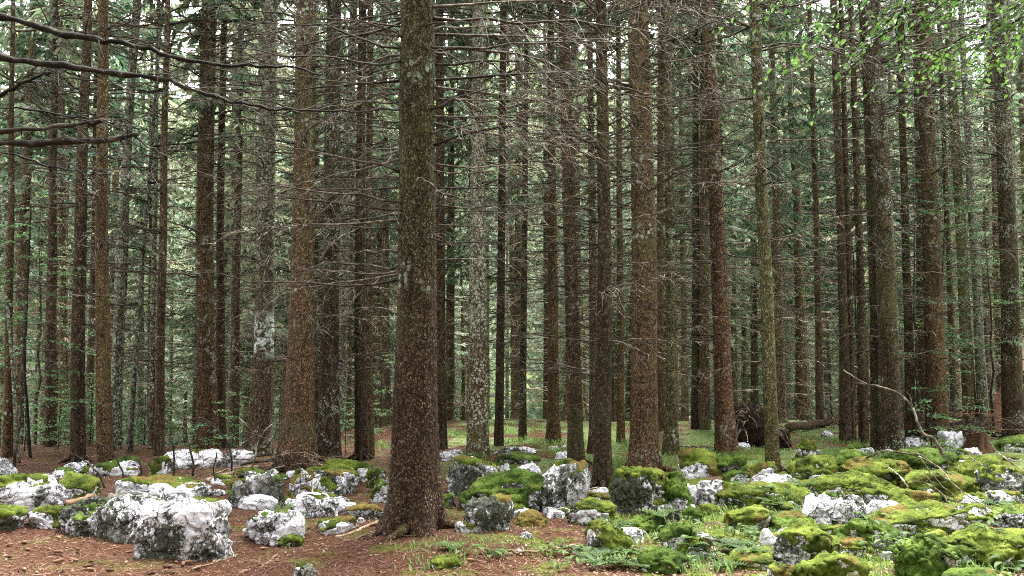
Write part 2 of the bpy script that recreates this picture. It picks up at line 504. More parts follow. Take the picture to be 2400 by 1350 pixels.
def mk_ground():
    t = NT('forest_floor')
    v = t.co.outputs['Object']
    sep = t.n('ShaderNodeSeparateXYZ', {0: v})
    X, Y = sep.outputs[0], sep.outputs[1]
    n1 = t.noise(v, 1.1, 5, 0.6)
    n2 = t.noise(v, 14, 5, 0.7)
    n3 = t.noise(v, 60, 4, 0.7)
    f = t.math('ADD', t.math('MULTIPLY', n2, 0.5), t.math('MULTIPLY', n3, 0.5))
    need = t.cramp(f, [(0.33, (0.028, 0.014, 0.009)), (0.45, (0.062, 0.029, 0.016)), (0.55, (0.11, 0.050, 0.027)), (0.7, (0.20, 0.105, 0.06))])
    leaf = t.cramp(f, [(0.33, (0.04, 0.022, 0.012)), (0.45, (0.09, 0.052, 0.028)), (0.56, (0.17, 0.105, 0.06)), (0.7, (0.30, 0.21, 0.13))])
    grass = t.cramp(f, [(0.33, (0.05, 0.08, 0.02)), (0.5, (0.15, 0.21, 0.07)), (0.68, (0.30, 0.34, 0.15))])
    moss = t.cramp(f, [(0.33, (0.018, 0.03, 0.008)), (0.5, (0.10, 0.14, 0.015)), (0.68, (0.22, 0.26, 0.04))])
    jit = t.math('MULTIPLY', t.math('SUBTRACT', n1, 0.5), 6.0)
    col = t.mix(t.ramp(t.math('ADD', X, t.math('MULTIPLY', jit, 0.4)), 0.9, 2.2), need, leaf)
    mm = t.math('MULTIPLY', t.math('MULTIPLY', t.ramp(t.math('ADD', t.noise(v, 1.7, 5, 0.6), t.ramp(t.math('ADD', X, t.math('MULTIPLY', jit, 0.5)), 0.0, 3.0, 0.0, 0.10)), 0.53, 0.60), t.ramp(Y, 17.5, 15.5)), t.ramp(t.math('ADD', X, jit), -3.0, 3.0, 0.25, 1.0))
    col = t.mix(mm, col, moss)
    gm = t.math('MULTIPLY', t.ramp(t.math('ADD', Y, jit), 13.0, 15.5), t.ramp(t.math('ADD', X, jit), -2.6, -0.6))
    gm = t.math('MULTIPLY', gm, t.ramp(t.noise(v, 0.8, 5, 0.6), 0.56, 0.46))
    gm = t.math('MAXIMUM', gm, t.ramp(t.math('ADD', Y, jit), 24, 30))
    col = t.mix(gm, col, grass)
    far = t.ramp(Y, 70, 85)
    col = t.mix(far, col, t.cramp(n1, [(0.3, (0.13, 0.19, 0.06)), (0.7, (0.28, 0.33, 0.13))]))
    back = t.ramp(Y, 1.0, -3.0)
    col = t.mix(back, col, (0.03, 0.028, 0.018))  # dark tone for the unseen light-blocking bank behind the camera
    h = t.math('ADD', t.math('MULTIPLY', n2, 1.0), t.math('MULTIPLY', n3, 0.7))
    return t.finish(col, 0.95, h, 0.05, 1.0, 0.15)


M['ground'] = mk_ground()


def mk_simple(name, c0, c1, scale=12, bump=0.02):
    t = NT(name)
    v = t.seedvec()
    n = t.noise(v, scale, 6, 0.65)
    return t.finish(t.cramp(n, [(0.35, c0), (0.65, c1)]), 0.9, n, bump, 1.0, 0.15)


M['soil'] = mk_simple('root_soil', (0.008, 0.006, 0.005), (0.045, 0.028, 0.018), 9, 0.06)
M['root'] = mk_twig('pale_root', (0.05, 0.035, 0.025), (0.12, 0.085, 0.06), (0.30, 0.24, 0.18))
M['cutwood'] = mk_simple('weathered_cut_wood', (0.10, 0.055, 0.025), (0.24, 0.15, 0.07), 18, 0.02)
M['stumpbark'] = mk_simple('rotten_stump_bark', (0.035, 0.018, 0.010), (0.10, 0.052, 0.026), 14, 0.05)
M['peeled'] = mk_simple('peeled_wood', (0.42, 0.25, 0.19), (0.62, 0.44, 0.36), 10, 0.01)
M['redwood'] = mk_simple('red_peeled_bark', (0.16, 0.07, 0.045), (0.34, 0.18, 0.12), 22, 0.03)
# ---------------------------------------------------------------- ground sheet
def build_ground():
    ys = np.concatenate([np.linspace(-26, 4, 16)[:-1], np.linspace(4, 26, 221)[:-1], np.linspace(26, 80, 50)[:-1], np.linspace(80, 330, 30)])
    nx = 221
    s = np.linspace(-1, 1, nx)
    V = []
    for y in ys:
        half = 9 + max(abs(y), 4) * 1.1
        V.append(np.stack([s * half, np.full(nx, y), np.zeros(nx)], 1))
    V = np.concatenate(V)
    V[:, 2] = ground_z(V[:, 0], V[:, 1])
    P = V.copy(); P[:, 2] = 0
    near = sstep(5, 7, V[:, 1]) * (1 - sstep(22, 30, V[:, 1]))
    V[:, 2] += near * fbm(P * 2.2, 91, 4) * 0.035
    i = np.arange(len(ys) - 1)[:, None] * nx + np.arange(nx - 1)[None, :]
    faces = np.stack([i, i + 1, i + 1 + nx, i + nx], -1).reshape(-1, 4)
    me = bpy.data.meshes.new('ground')
    me.from_pydata(V.tolist(), [], faces.tolist())
    me.materials.append(M['ground'])
    me.polygons.foreach_set('use_smooth', np.ones(len(me.polygons), dtype=bool))
    tag(link('ground', me), kind='structure')


build_ground()


# ---------------------------------------------------------------- dead branch library (each grows along +X)
def dead_branch_mesh(seed, L, droop, ntw, twl, r0, rise=0.05, tert=1.0, broken=False, hang=0.6):
    rg = np.random.default_rng(seed)
    b = MB()
    n = 9
    t = np.linspace(0, 1, n)
    wig = np.cumsum(rg.normal(0, 0.016 * L, (n, 2)), 0)
    wig[0] = 0
    p = np.stack([L * t, wig[:, 0], L * rise * t - L * droop * t ** 1.8 + wig[:, 1] * 0.8], 1)
    rad = r0 * (1 - 0.82 * t) if not broken else r0 * (1 - 0.45 * t)
    b.tube(p, np.maximum(rad, 0.0036), 6, mat=1)
    tan = np.gradient(p, axis=0)
    for i in range(ntw):
        u = 0.18 + 0.8 * (i + rg.random()) / max(ntw, 1)
        k = min(int(u * (n - 1)), n - 2)
        f = u * (n - 1) - k
        o = p[k] * (1 - f) + p[k + 1] * f
        d = tan[k] / np.linalg.norm(tan[k])
        side = 1 if (i % 2 == 0) else -1
        if rg.random() < 0.2: side = -side
        a = R(rg.uniform(16, 55))
        perp = np.cross((0, 0, 1), d); perp /= np.linalg.norm(perp)
        dd = d * math.cos(a) + perp * side * math.sin(a) + np.array((0, 0, rg.uniform(-0.45, 0.15)))
        dd /= np.linalg.norm(dd)
        tl = twl * (1.05 - 0.6 * u) * rg.uniform(0.45, 1.25)
        m = 5
        s = np.linspace(0, 1, m)
        w2 = np.cumsum(rg.normal(0, 0.035 * tl, (m, 3)), 0); w2[0] = 0
        q = o + dd * (tl * s)[:, None] + np.array((0, 0, -1.0)) * (hang * tl * s ** 2)[:, None] + w2
        rr = max(0.0036, r0 * 0.27 * (1 - 0.5 * u))
        b.tube(q, np.linspace(rr, 0.0024, m), 3, cap=False)
        nt = rg.poisson(1.6 * tert)
        for _ in range(nt):
            k2 = rg.integers(1, m)
            o2 = q[k2]
            d2 = dd + rg.normal(0, 0.6, 3) + np.array((0, 0, -0.35 * hang))
            d2 /= np.linalg.norm(d2)
            l2 = tl * rg.uniform(0.25, 0.6)
            mid = o2 + d2 * l2 * 0.5 + rg.normal(0, 0.03 * l2, 3)
            b.tube([o2, mid, o2 + d2 * l2 + np.array((0, 0, -0.25 * hang * l2))], [0.0032, 0.0028, 0.002], 3, cap=False)
    return b.mesh('branch', [M['twig'], M['twig_main']])


LIB_SHORT = [dead_branch_mesh(100 + i, 0.55 + 0.08 * i, 0.05 + 0.04 * (i % 3), 2 + i % 3, 0.25, 0.010, 0.1, 0.4, True) for i in range(5)]
LIB_MED = [dead_branch_mesh(200 + i, 1.35 + 0.12 * i, 0.06 + 0.05 * (i % 4), 5 + i % 3, 0.45, 0.0165, 0.10, 0.3, hang=0.35) for i in range(8)]
LIB_LONG = [dead_branch_mesh(300 + i, 2.1 + 0.12 * i, 0.07 + 0.06 * (i % 3), 10 + 3 * (i % 3), 0.66, 0.019, 0.09, 0.8, hang=0.4) for i in range(7)]
LIB_SPRAY = [dead_branch_mesh(400 + i, 2.7 + 0.15 * i, 0.27 + 0.06 * (i % 3), 22 + 4 * (i % 3), 0.95, 0.022, 0.10, 1.1, hang=0.7) for i in range(6)]


# ---------------------------------------------------------------- shared live crowns / far trees
def crown_mesh(seed, z0, z1, r0, dens, mat, sp=0.5, per=5, wid=0.045, lenk=1.0):
    """live spruce crown: whorls of drooping boughs carrying hanging needle sprays"""
    rg = np.random.default_rng(seed)
    Q = []
    b = MB()
    z = z0
    while z < z1:
        u = (z - z0) / (z1 - z0)
        rr = r0 * (1 - u) ** 0.75 * (0.55 + 0.45 * min(1, u * 5 + 0.2))
        for k in range(per):
            if rg.random() < 0.12: continue
            az = rg.random() * 6.283
            L = max(0.3, rr * rg.uniform(0.65, 1.2))
            t = np.linspace(0, 1, 6)
            zz = z + rg.uniform(-0.2, 0.2)
            slope = 0.25 * u - 0.25
            pth = np.stack([L * t, 0 * t, zz + L * (slope * t - 0.35 * t ** 1.6 + 0.25 * t ** 4)], 1)
            c, s = math.cos(az), math.sin(az)
            rot = np.array(((c, -s, 0), (s, c, 0), (0, 0, 1)))
            b.tube(pth @ rot.T, np.linspace(0.018, 0.004, 6), 3, cap=False, mat=1)
            nn = int(dens * L)
            tt = 0.12 + 0.88 * rg.random(nn) ** 0.8
            o = np.stack([np.interp(tt, t, pth[:, 0]), np.zeros(nn), np.interp(tt, t, pth[:, 2])], 1)
            sd = rg.choice((-1.0, 1.0), nn)
            d = np.stack([rg.uniform(0.2, 0.9, nn), sd * rg.uniform(0.25, 1.0, nn), -rg.uniform(0.1, 1.15, nn)], 1)
            d /= np.linalg.norm(d, axis=1)[:, None]
            ln = rg.uniform(0.16, 0.46, nn) * lenk * (1.15 - 0.55 * tt)
            side = np.cross(d, rg.normal(0, 1, (nn, 3)))
            side /= np.linalg.norm(side, axis=1)[:, None]
            w = (wid * rg.uniform(0.6, 1.3, nn))[:, None]
            e = o + d * ln[:, None]
            q = np.stack([o - side * w * 0.35, o + d * (ln * 0.45)[:, None] - side * w, e, o + d * (ln * 0.4)[:, None] + side * w], 1)
            Q.append(q @ rot.T)
        z += sp * rg.uniform(0.75, 1.25)
    b.quads(np.concatenate(Q), 0)
    return b.mesh('crown', [M[mat], M['twig_far']], smooth=False)


def far_dead_mesh(seed, z0, z1, sp=0.36, per=4, lmin=0.7, lmax=2.2, r=0.010, rt=0.0055, ntw=5):
    rg = np.random.default_rng(seed)
    b = MB()
    z = z0
    while z < z1:
        for k in range(per):
            if rg.random() < 0.2: continue
            az = rg.random() * 6.283
            u = (z - z0) / (z1 - z0)
            L = rg.uniform(lmin, lmax) * (0.55 + 0.6 * u)
            t = np.linspace(0, 1, 4)
            dr = rg.uniform(0.0, 0.28)
            pth = np.stack([L * t, rg.normal(0, 0.03, 4) * L, z + L * (rg.uniform(-0.05, 0.15) * t - dr * t ** 1.7)], 1)
            pth[0, 1] = 0
            c, s = math.cos(az), math.sin(az)
            rot = np.array(((c, -s, 0), (s, c, 0), (0, 0, 1)))
            b.tube(pth @ rot.T, np.linspace(r, rt, 4), 3, cap=False)
            for j in range(ntw):
                uu = rg.uniform(0.25, 1.0)
                o = np.array([np.interp(uu, t, pth[:, i]) for i in range(3)])
                l2 = rg.uniform(0.15, 0.5) * L * 0.6
                d = np.array((rg.uniform(0.3, 1), rg.choice((-1, 1)) * rg.uniform(0.3, 1), rg.uniform(-0.9, 0.1)))
                d /= np.linalg.norm(d)
                b.tube(np.stack([o, o + d * l2 * 0.5, o + d * l2 + (0, 0, -0.15 * l2)]) @ rot.T, [rt, rt, rt * 0.7], 3, cap=False)
        z += sp * rg.uniform(0.7, 1.3)
    return b.mesh('dead_branches', M['twig_far'])


def far_trunk_mesh(seed, mat, H=24.0, r=0.15):
    rg = np.random.default_rng(seed)
    b = MB()
    z = np.concatenate([[-0.3, 0, 0.15, 0.4, 0.8], np.linspace(1.4, H, 18)])
    rad = r * (1 - 0.9 * np.clip(z, 0, H) / H) * (1 + 0.55 * np.exp(-np.clip(z, 0, 9) / 0.35))
    wob = np.cumsum(rg.normal(0, 0.018, (len(z), 2)), 0)
    b.tube(np.stack([wob[:, 0], wob[:, 1], z], 1), rad, 12)
    return b.mesh('trunk', M[mat])


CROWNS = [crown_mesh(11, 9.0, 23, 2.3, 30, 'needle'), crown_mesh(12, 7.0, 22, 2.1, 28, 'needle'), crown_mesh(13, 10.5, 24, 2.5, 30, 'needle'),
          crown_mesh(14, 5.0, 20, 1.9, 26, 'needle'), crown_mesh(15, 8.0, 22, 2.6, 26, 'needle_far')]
FAR_DEAD = [far_dead_mesh(21, 0.7, 9.0), far_dead_mesh(22, 1.0, 7.5), far_dead_mesh(23, 0.6, 10.5), far_dead_mesh(24, 0.8, 8.0)]
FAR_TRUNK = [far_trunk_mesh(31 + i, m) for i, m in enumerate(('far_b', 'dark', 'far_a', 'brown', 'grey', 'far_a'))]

# ---------------------------------------------------------------- the trees one can tell apart
# points: (px, py, width px) from the picture's top to the foot; py of the last = foot on the ground
# style: n = branch count, long = share of long boughs, z0 = lowest branch, crown index or None
T = []


def tr(handle, label, bark, pts, n=40, long=0.1, z0=1.3, crown=None, bias=None, flare=0.6, side=1.0):
    T.append(dict(h=handle, label=label, bark=bark, pts=pts, n=n, long=long, z0=z0, crown=crown, bias=bias, flare=flare))


tr('reddish edge trunk', 'thin reddish spruce at the picture edge behind the white round boulder', 'flaky', [(30, 0, 9), (24, 600, 15), (19, 900, 18), (18, 1072, 22)], 30)
tr('mottled brown trunk', 'mottled grey-brown spruce with bare lower stem beside the leafy saplings', 'brown', [(130, 0, 12), (125, 400, 18), (121, 700, 23), (117, 1045, 27)], 44, 0.1)
tr('black-brown trunk', 'dark brown straight spruce standing just behind the smooth tan one', 'dark', [(207, 0, 18), (193, 350, 24), (184, 700, 29), (182, 1083, 34)], 44, 0.1)
tr('smooth tan trunk', 'smooth tan spruce with black knots and few twigs above mossy white rock', 'tan', [(243, 0, 22), (240, 300, 25), (238, 600, 29), (242, 850, 32), (247, 1100, 38)], 30, 0.0)
tr('lichen-grey trunk', 'leaning pale grey-green lichen covered spruce behind the smooth tan one', 'grey', [(322, 0, 18), (300, 300, 20), (283, 600, 22), (274, 850, 24), (270, 1052, 30)], 36)
tr('crooked thin stem', 'crooked thin grey stem with scraggy twigs between lichen trunks', 'grey', [(352, 380, 8), (338, 560, 9), (325, 760, 10), (312, 920, 11), (304, 1062, 13)], 30)
tr('white-lichened stem', 'thin stem crusted with whitish lichen hidden behind the umber trunk', 'pale', [(366, 300, 10), (361, 600, 12), (357, 850, 13), (356, 1050, 15)], 30)
tr('thin umber trunk', 'thin even umber-brown spruce rising behind the mossy boulder', 'brown', [(393, 0, 12), (386, 300, 15), (381, 600, 18), (375, 900, 20), (371, 1070, 26)], 36)
tr('knotted brown trunk', 'stout brown spruce with knobbly flaky bark behind the flat white rocks', 'flaky', [(490, 0, 32), (483, 300, 37), (479, 600, 40), (484, 850, 43), (487, 1056, 50)], 64, 0.32, 1.2)
tr('slim companion trunk', 'slim brown spruce standing close behind the knobbly brown one', 'brown', [(528, 0, 14), (519, 300, 16), (516, 600, 18), (517, 850, 21), (519, 1052, 26)], 44)
tr('white-patched trunk', 'spruce with a white lichen patch at mid height and swept foot', 'patchy', [(636, 0, 32), (627, 300, 37), (622, 600, 41), (618, 850, 46), (611, 1000, 54), (604, 1068, 70)], 64, 0.36, 1.4)
tr('broad red-brown trunk', 'broad red-brown flaky spruce with wide flared foot above mossy boulders', 'flaky', [(718, 0, 44), (714, 300, 49), (710, 600, 54), (706, 800, 61), (700, 980, 74), (696, 1098, 98)], 76, 0.42, 1.2)
tr('pale-specked trunk', 'straight brown spruce dotted with pale specks next to the broad red-brown one', 'speck', [(783, 0, 33), (779, 300, 37), (776, 600, 40), (772, 850, 45), (769, 1082, 56)], 68, 0.38, 1.3)
tr('dusky front twin', 'dusky brown spruce, front one of two touching trunks beyond the green moss ledge', 'dark', [(850, 0, 18), (846, 300, 20), (843, 600, 23), (844, 850, 26), (848, 1077, 34)], 50)
tr('hidden rear twin', 'spruce half hidden behind its dusky twin, rear one of two touching trunks', 'brown', [(868, 0, 13), (866, 300, 15), (865, 600, 16), (865, 850, 18), (866, 1070, 24)], 30)
tr('great central trunk', 'great thick rough-barked spruce standing in front of all others among boulders', 'flaky_big', [(980, 0, 76), (978, 200, 79), (978, 450, 83), (977, 700, 89), (974, 900, 98), (973, 1050, 110), (972, 1150, 120), (972, 1205, 134), (970, 1247, 168)], 96, 0.55, 1.9, None, 'central', 0.85)
tr('tucked rear trunk', 'brown spruce tucked close behind the great thick central one', 'brown', [(1030, 0, 18), (1031, 300, 20), (1032, 600, 22), (1033, 850, 24), (1034, 1054, 29)], 50)
tr('lichen-white trunk', 'spruce whitened by lichen with reddish base behind the stepped white boulders', 'pale', [(1123, 0, 32), (1121, 300, 35), (1120, 600, 40), (1120, 850, 45), (1120, 1064, 54)], 70, 0.12, 1.2)
tr('slim olive trunk', 'slim dark olive spruce between the lichen-white trunk and the open glade', 'dark', [(1180, 0, 15), (1177, 300, 16), (1175, 600, 18), (1172, 850, 20), (1169, 1046, 23)], 40)
tr('speckled far trunk', 'speckled brown spruce at the far edge of the grassy glade beside thinner one', 'speck', [(1232, 300, 12), (1229, 600, 14), (1226, 850, 16), (1225, 1030, 19)], 0)
tr('ginger glade trunk', 'ginger-brown spruce with broad foot standing alone on the green glade', 'tan', [(1292, 200, 17), (1294, 500, 21), (1296, 750, 24), (1297, 950, 27), (1297, 1036, 36)], 40)
tr('leaning dark trunk', 'dark brown spruce leaning slightly, rising behind the big square boulder', 'dark', [(1321, 0, 25), (1328, 300, 28), (1337, 600, 31), (1344, 850, 34), (1348, 1000, 37), (1351, 1092, 44)], 60, 0.2, 1.3)
tr('curved-foot trunk', 'dim brown spruce with curved foot between the two dark trunks', 'brown', [(1383, 100, 13), (1386, 400, 15), (1389, 650, 17), (1391, 850, 19), (1391, 1000, 22), (1388, 1060, 27)], 40)
tr('blackish trunk', 'blackish spruce with its foot in bare needles beyond the mossy block', 'dark', [(1408, 0, 25), (1413, 300, 29), (1417, 600, 32), (1416, 850, 36), (1412, 1050, 40), (1411, 1138, 46)], 60, 0.2, 1.4)
tr('pale slim trunk', 'pale tan slim spruce on the glade, seen beside the blackish one', 'tan', [(1450, 200, 12), (1452, 500, 14), (1454, 750, 16), (1455, 950, 17), (1456, 1036, 21)], 30)
tr('massive russet trunk', 'massive russet flaky spruce hung with fine dead twigs behind the mossy block', 'flaky', [(1494, 0, 48), (1500, 200, 51), (1506, 400, 54), (1510, 600, 58), (1510, 850, 62), (1509, 1000, 66), (1512, 1100, 86)], 80, 0.45, 1.6)
tr('pale strip trunk', 'pale narrow spruce peeping out past the massive russet one', 'tan', [(1548, 300, 14), (1547, 600, 16), (1546, 850, 17), (1546, 1010, 20)], 0)
tr('forked-foot trunk', 'greenish brown spruce with forked foot on the glade edge', 'olive', [(1562, 0, 17), (1567, 300, 20), (1572, 600, 24), (1574, 850, 28), (1573, 1000, 32), (1572, 1064, 42)], 50)
tr('distant paired trunk', 'stout distant spruce, wider of a touching pair beyond the glade', 'brown', [(1650, 300, 18), (1650, 600, 21), (1650, 850, 24), (1650, 1008, 32)], 0)
tr('distant umber partner', 'dark distant spruce, narrower of a touching pair beyond the glade', 'dark', [(1630, 300, 14), (1631, 600, 17), (1631, 850, 20), (1632, 1006, 26)], 0)
tr('rust-red trunk', 'rust-red scaly spruce standing just before the upturned root plate', 'red', [(1657, 0, 28), (1668, 250, 32), (1680, 500, 35), (1690, 750, 39), (1697, 950, 44), (1704, 1062, 56)], 70, 0.3, 1.5)
tr('yellow-olive trunk', 'yellow-olive slender spruce with smooth bark in front of the root plate', 'olive', [(1768, 0, 25), (1777, 250, 26), (1788, 500, 28), (1799, 750, 30), (1806, 950, 32), (1812, 1103, 36)], 50, 0.2, 1.5)
tr('straw-brown stem', 'straw-brown spruce stem behind the bare brush of the fallen log', 'tan', [(1850, 200, 11), (1866, 500, 14), (1872, 750, 16), (1877, 985, 19)], 30)
tr('hazel stem', 'hazel-brown thin spruce rising straight through the brush of the fallen log', 'brown', [(1905, 250, 11), (1913, 500, 13), (1918, 750, 15), (1921, 1000, 19)], 30)
tr('dark joined trunk', 'nearly black spruce, darker of two joined trunks on the grass', 'dark', [(1953, 0, 15), (1962, 250, 17), (1970, 500, 19), (1977, 750, 21), (1982, 1038, 28)], 40, 0.15)
tr('brown joined trunk', 'brown spruce, paler of two joined trunks on the grass', 'brown', [(1974, 100, 11), (1980, 300, 12), (1986, 500, 14), (1992, 750, 15), (1997, 1036, 19)], 20)
tr('mossy-footed stem', 'slim brown spruce with mossy foot next to the two joined trunks', 'brown', [(1994, 0, 12), (2003, 250, 14), (2012, 500, 16), (2019, 750, 18), (2024, 1035, 23)], 40)
tr('smooth fused stem', 'dark smooth stem pressed against the thick speckled spruce', 'dark', [(2022, 0, 18), (2035, 250, 22), (2045, 500, 25), (2053, 750, 27), (2060, 1054, 36)], 30, 0.2)
tr('thick speckled trunk', 'thick dark spruce flecked with pale lichen at the bouldery thicket', 'speck', [(2046, 0, 32), (2058, 250, 36), (2071, 500, 41), (2080, 750, 45), (2086, 950, 50), (2092, 1060, 62)], 70, 0.25, 1.5)
tr('brushwood stem', 'brown spruce rising out of brushwood behind the bent bleached branch', 'brown', [(2110, 100, 13), (2118, 400, 16), (2127, 700, 19), (2136, 1026, 25)], 40)
tr('chestnut trunk', 'chestnut-brown sturdy spruce behind the tall white block', 'flaky', [(2160, 0, 32), (2171, 250, 36), (2182, 500, 39), (2189, 750, 43), (2193, 900, 46), (2198, 1032, 56)], 70, 0.25, 1.4)
tr('two-tone leaning trunk', 'leaning spruce, buff above and chestnut below, beyond the brush pile', 'olive', [(2226, 100, 18), (2238, 300, 20), (2250, 500, 22), (2262, 750, 25), (2273, 988, 31)], 36)
tr('greenish ringed trunk', 'greenish-grey spruce with ringed bark above the brush pile', 'grey', [(2262, 200, 14), (2276, 450, 17), (2291, 700, 20), (2305, 990, 25)], 30)
tr('dark edge trunk', 'dark speckled sturdy spruce hiding the leaning peeled trunk', 'speck', [(2341, 0, 29), (2350, 250, 33), (2361, 500, 37), (2369, 750, 40), (2377, 1028, 50)], 60, 0.25, 1.4)
tr('birch-white stem', 'thin bright whitish stem beyond the dark edge spruce', 'pale', [(2362, 0, 9), (2372, 300, 10), (2382, 600, 11), (2391, 1000, 13)], 0)


def tree_axis(spec):
    pts = spec['pts']
    foot = on_ground(pts[-1][0], pts[-1][1])
    Y = foot[1]
    z, x, w = [], [], []
    for px, py, pw in pts[::-1]:
        p = at_depth(px, py, Y)
        z.append(p[2]); x.append(p[0]); w.append(pw / F * depth_of(p) / 2)
    return foot, np.array(z), np.array(x), np.array(w)


def smooth_interp(zq, z, v):
    """piecewise linear, lightly smoothed, linear beyond the ends"""
    def lin(q):
        r = np.interp(q, z, v)
        k0 = (v[1] - v[0]) / (z[1] - z[0]); k1 = (v[-1] - v[-2]) / (z[-1] - z[-2])
        r = np.where(q < z[0], v[0], r)
        return np.where(q > z[-1], v[-1] + (q - z[-1]) * k1, r)
    h = 0.18
    return (lin(zq - h) + 2 * lin(zq) + lin(zq + h)) / 4


NEAR_INFO = []


def build_tree(spec, idx):
    foot, z, x, w = tree_axis(spec)
    rg = np.random.default_rng(900 + idx)
    base_z = foot[2]
    t = thing('spruce_tree', spec['label'], 'tree', tuple(foot))
    near = foot[1] < 11
    ztop = max(z[-1] + 3.0, 9.0 if near else 13.0)
    nst = 420 if near else 46
    zq = base_z - 0.18 + (ztop - base_z + 0.18) * np.linspace(0, 1, nst) ** 1.25
    xs = smooth_interp(zq, z, x) - foot[0]
    rs = np.maximum(smooth_interp(zq, z, w), 0.02)
    k = 168 if near else 28
    a = np.linspace(0, 2 * math.pi, k, endpoint=False)
    hz = np.clip(zq - base_z, 0, 99)
    lob = np.zeros((nst, k))
    nl = 5 + idx % 3
    ph = rg.random() * 6.28
    for j, am in ((nl, 0.6), (nl - 2, 0.4)):
        lob += am * np.cos(a[None, :] * j + ph * j) * np.exp(-hz / 0.30)[:, None]
    P = np.stack([np.broadcast_to(np.cos(a) * 2.1, (nst, k)), np.broadcast_to(np.sin(a) * 2.1, (nst, k)), np.broadcast_to(zq[:, None] * 1.6, (nst, k))], -1).reshape(-1, 3)
    nz = fbm(P + idx * 5.1, 40 + idx, 4).reshape(nst, k)
    rr = rs[:, None] * (1 + spec['flare'] * 0.48 * lob + 0.035 * nz)
    if near:
        PP = np.stack([np.broadcast_to(np.cos(a)[None, :] * rs[:, None], (nst, k)), np.broadcast_to(np.sin(a)[None, :] * rs[:, None], (nst, k)), np.broadcast_to(zq[:, None], (nst, k))], -1).reshape(-1, 3)
        PP = PP + 0.012 * np.stack([fbm(PP * 16, 3, 2), fbm(PP * 16 + 7, 4, 2), fbm(PP * 16 + 3, 5, 2)], 1)
        d1, d2 = voro(PP * np.array((27, 27, 17)), 77)
        rr = rr + (0.009 * np.clip((d2 - d1) * 2.4, 0, 1) + 0.004 * fbm(PP * 40, 8, 2)).reshape(nst, k)
    V = np.stack([xs[:, None] + rr * np.cos(a), rr * np.sin(a) + 0.012 * np.sin(zq * 1.7 + idx)[:, None], np.broadcast_to((zq - base_z)[:, None], (nst, k))], -1).reshape(-1, 3)
    b = MB()
    fc = []
    for i in range(nst - 1):
        for j in range(k):
            j2 = (j + 1) % k
            fc.append((i * k + j, i * k + j2, (i + 1) * k + j2, (i + 1) * k + j))
    fc.append(tuple((nst - 1) * k + j for j in range(k)))
    b.add(V, fc)
    link('trunk', b.mesh('trunk', M[spec['bark']]), t)
    NEAR_INFO.append((foot, spec['h'], to_px((foot[0] + np.interp(2.6, z - base_z, x - foot[0]), foot[1], base_z + 2.6))[0], rs[nst // 3]))

    # surface roots running out from the foot
    if spec['flare'] > 0.55 and foot[1] < 15.5:
        for q in range(5):
            az = ph + q * 1.2566 + rg.uniform(-.35, .35)
            L = rg.uniform(0.35, 0.75) * min(rs[4] / 0.2, 1.0)
            u = np.linspace(0, 1, 8)
            pr = rs[6] * 0.75 + L * u
            b = MB()
            xy = np.stack([np.cos(az + 0.35 * u * rg.normal()) * pr, np.sin(az + 0.35 * u * rg.normal()) * pr], 1)
            zz_ = ground_z(xy[:, 0] + foot[0], xy[:, 1] + foot[1]) - base_z + 0.10 * (1 - u) ** 2.2 - 0.03 * u
            b.tube(np.concatenate([xy, zz_[:, None]], 1), min(0.26 * rs[4], 0.05) * (1 - 0.75 * u) + 0.008, 8)
            link('root', b.mesh('root', M[spec['bark']]), t)

    # dead branches: whorls up the stem, each a part
    n = min(100, int(spec['n'] * 1.3))
    zt = min(z[-1] + 0.4, ztop - 0.3)

    def put(zz, az, me, sc, tilt):
        ax = float(smooth_interp(np.array([zz]), z, x)[0]) - foot[0]
        rad = float(smooth_interp(np.array([zz]), z, w)[0]) * 0.86
        o = link('branch', me, t, (ax + math.cos(az) * rad, math.sin(az) * rad, zz - base_z))
        o.rotation_euler = (rg.uniform(-0.25, 0.25), tilt, az)
        o.scale = (sc, sc, sc)

    if n and foot[1] < 20.5:
        if spec['bias'] == 'central':
            rows_r = [20, 45, 78, 112, 118, 150, 188, 200, 232, 262, 275, 287, 320, 345, 382, 400, 440, 478, 490, 500, 525, 560, 610, 680]
            for py in rows_r:
                zz = at_depth(1010, py, foot[1])[2]
                u = sstep(650, 0, py)
                put(zz, R(rg.uniform(-38, 28)), LIB_SPRAY[rg.integers(6)] if rg.random() < 0.27 and py < 480 else LIB_LONG[rg.integers(7)], rg.uniform(0.7, 1.05) * (0.62 + 0.45 * u), rg.uniform(-0.16, 0.10))
            rows_l = [15, 50, 64, 98, 118, 122, 146, 160, 188, 215, 240, 250, 285, 300, 345, 365, 408, 414, 440, 470, 478, 500, 515, 540, 625, 632, 640, 655]
            for py in rows_l:
                zz = at_depth(940, py, foot[1])[2]
                put(zz, R(180 + rg.uniform(-48, 40)), LIB_LONG[rg.integers(7)] if rg.random() < 0.6 else LIB_MED[rg.integers(8)], rg.uniform(0.6, 1.0), rg.uniform(-0.14, 0.10))
            for _ in range(16):
                zz = rg.uniform(3.0, zt)
                put(zz, R(rg.uniform(-150, -30)), LIB_SHORT[rg.integers(5)], rg.uniform(0.5, 1.1), rg.uniform(-0.2, 0.3))
            for _ in range(20):
                zz = rg.uniform(2.4, zt)
                put(zz, R(rg.uniform(30, 150)), LIB_MED[rg.integers(8)], rg.uniform(0.7, 1.1), rg.uniform(-0.2, 0.15))
            return
        made = 0
        zz = base_z + spec['z0']
        nwh = max(1, n // 4)
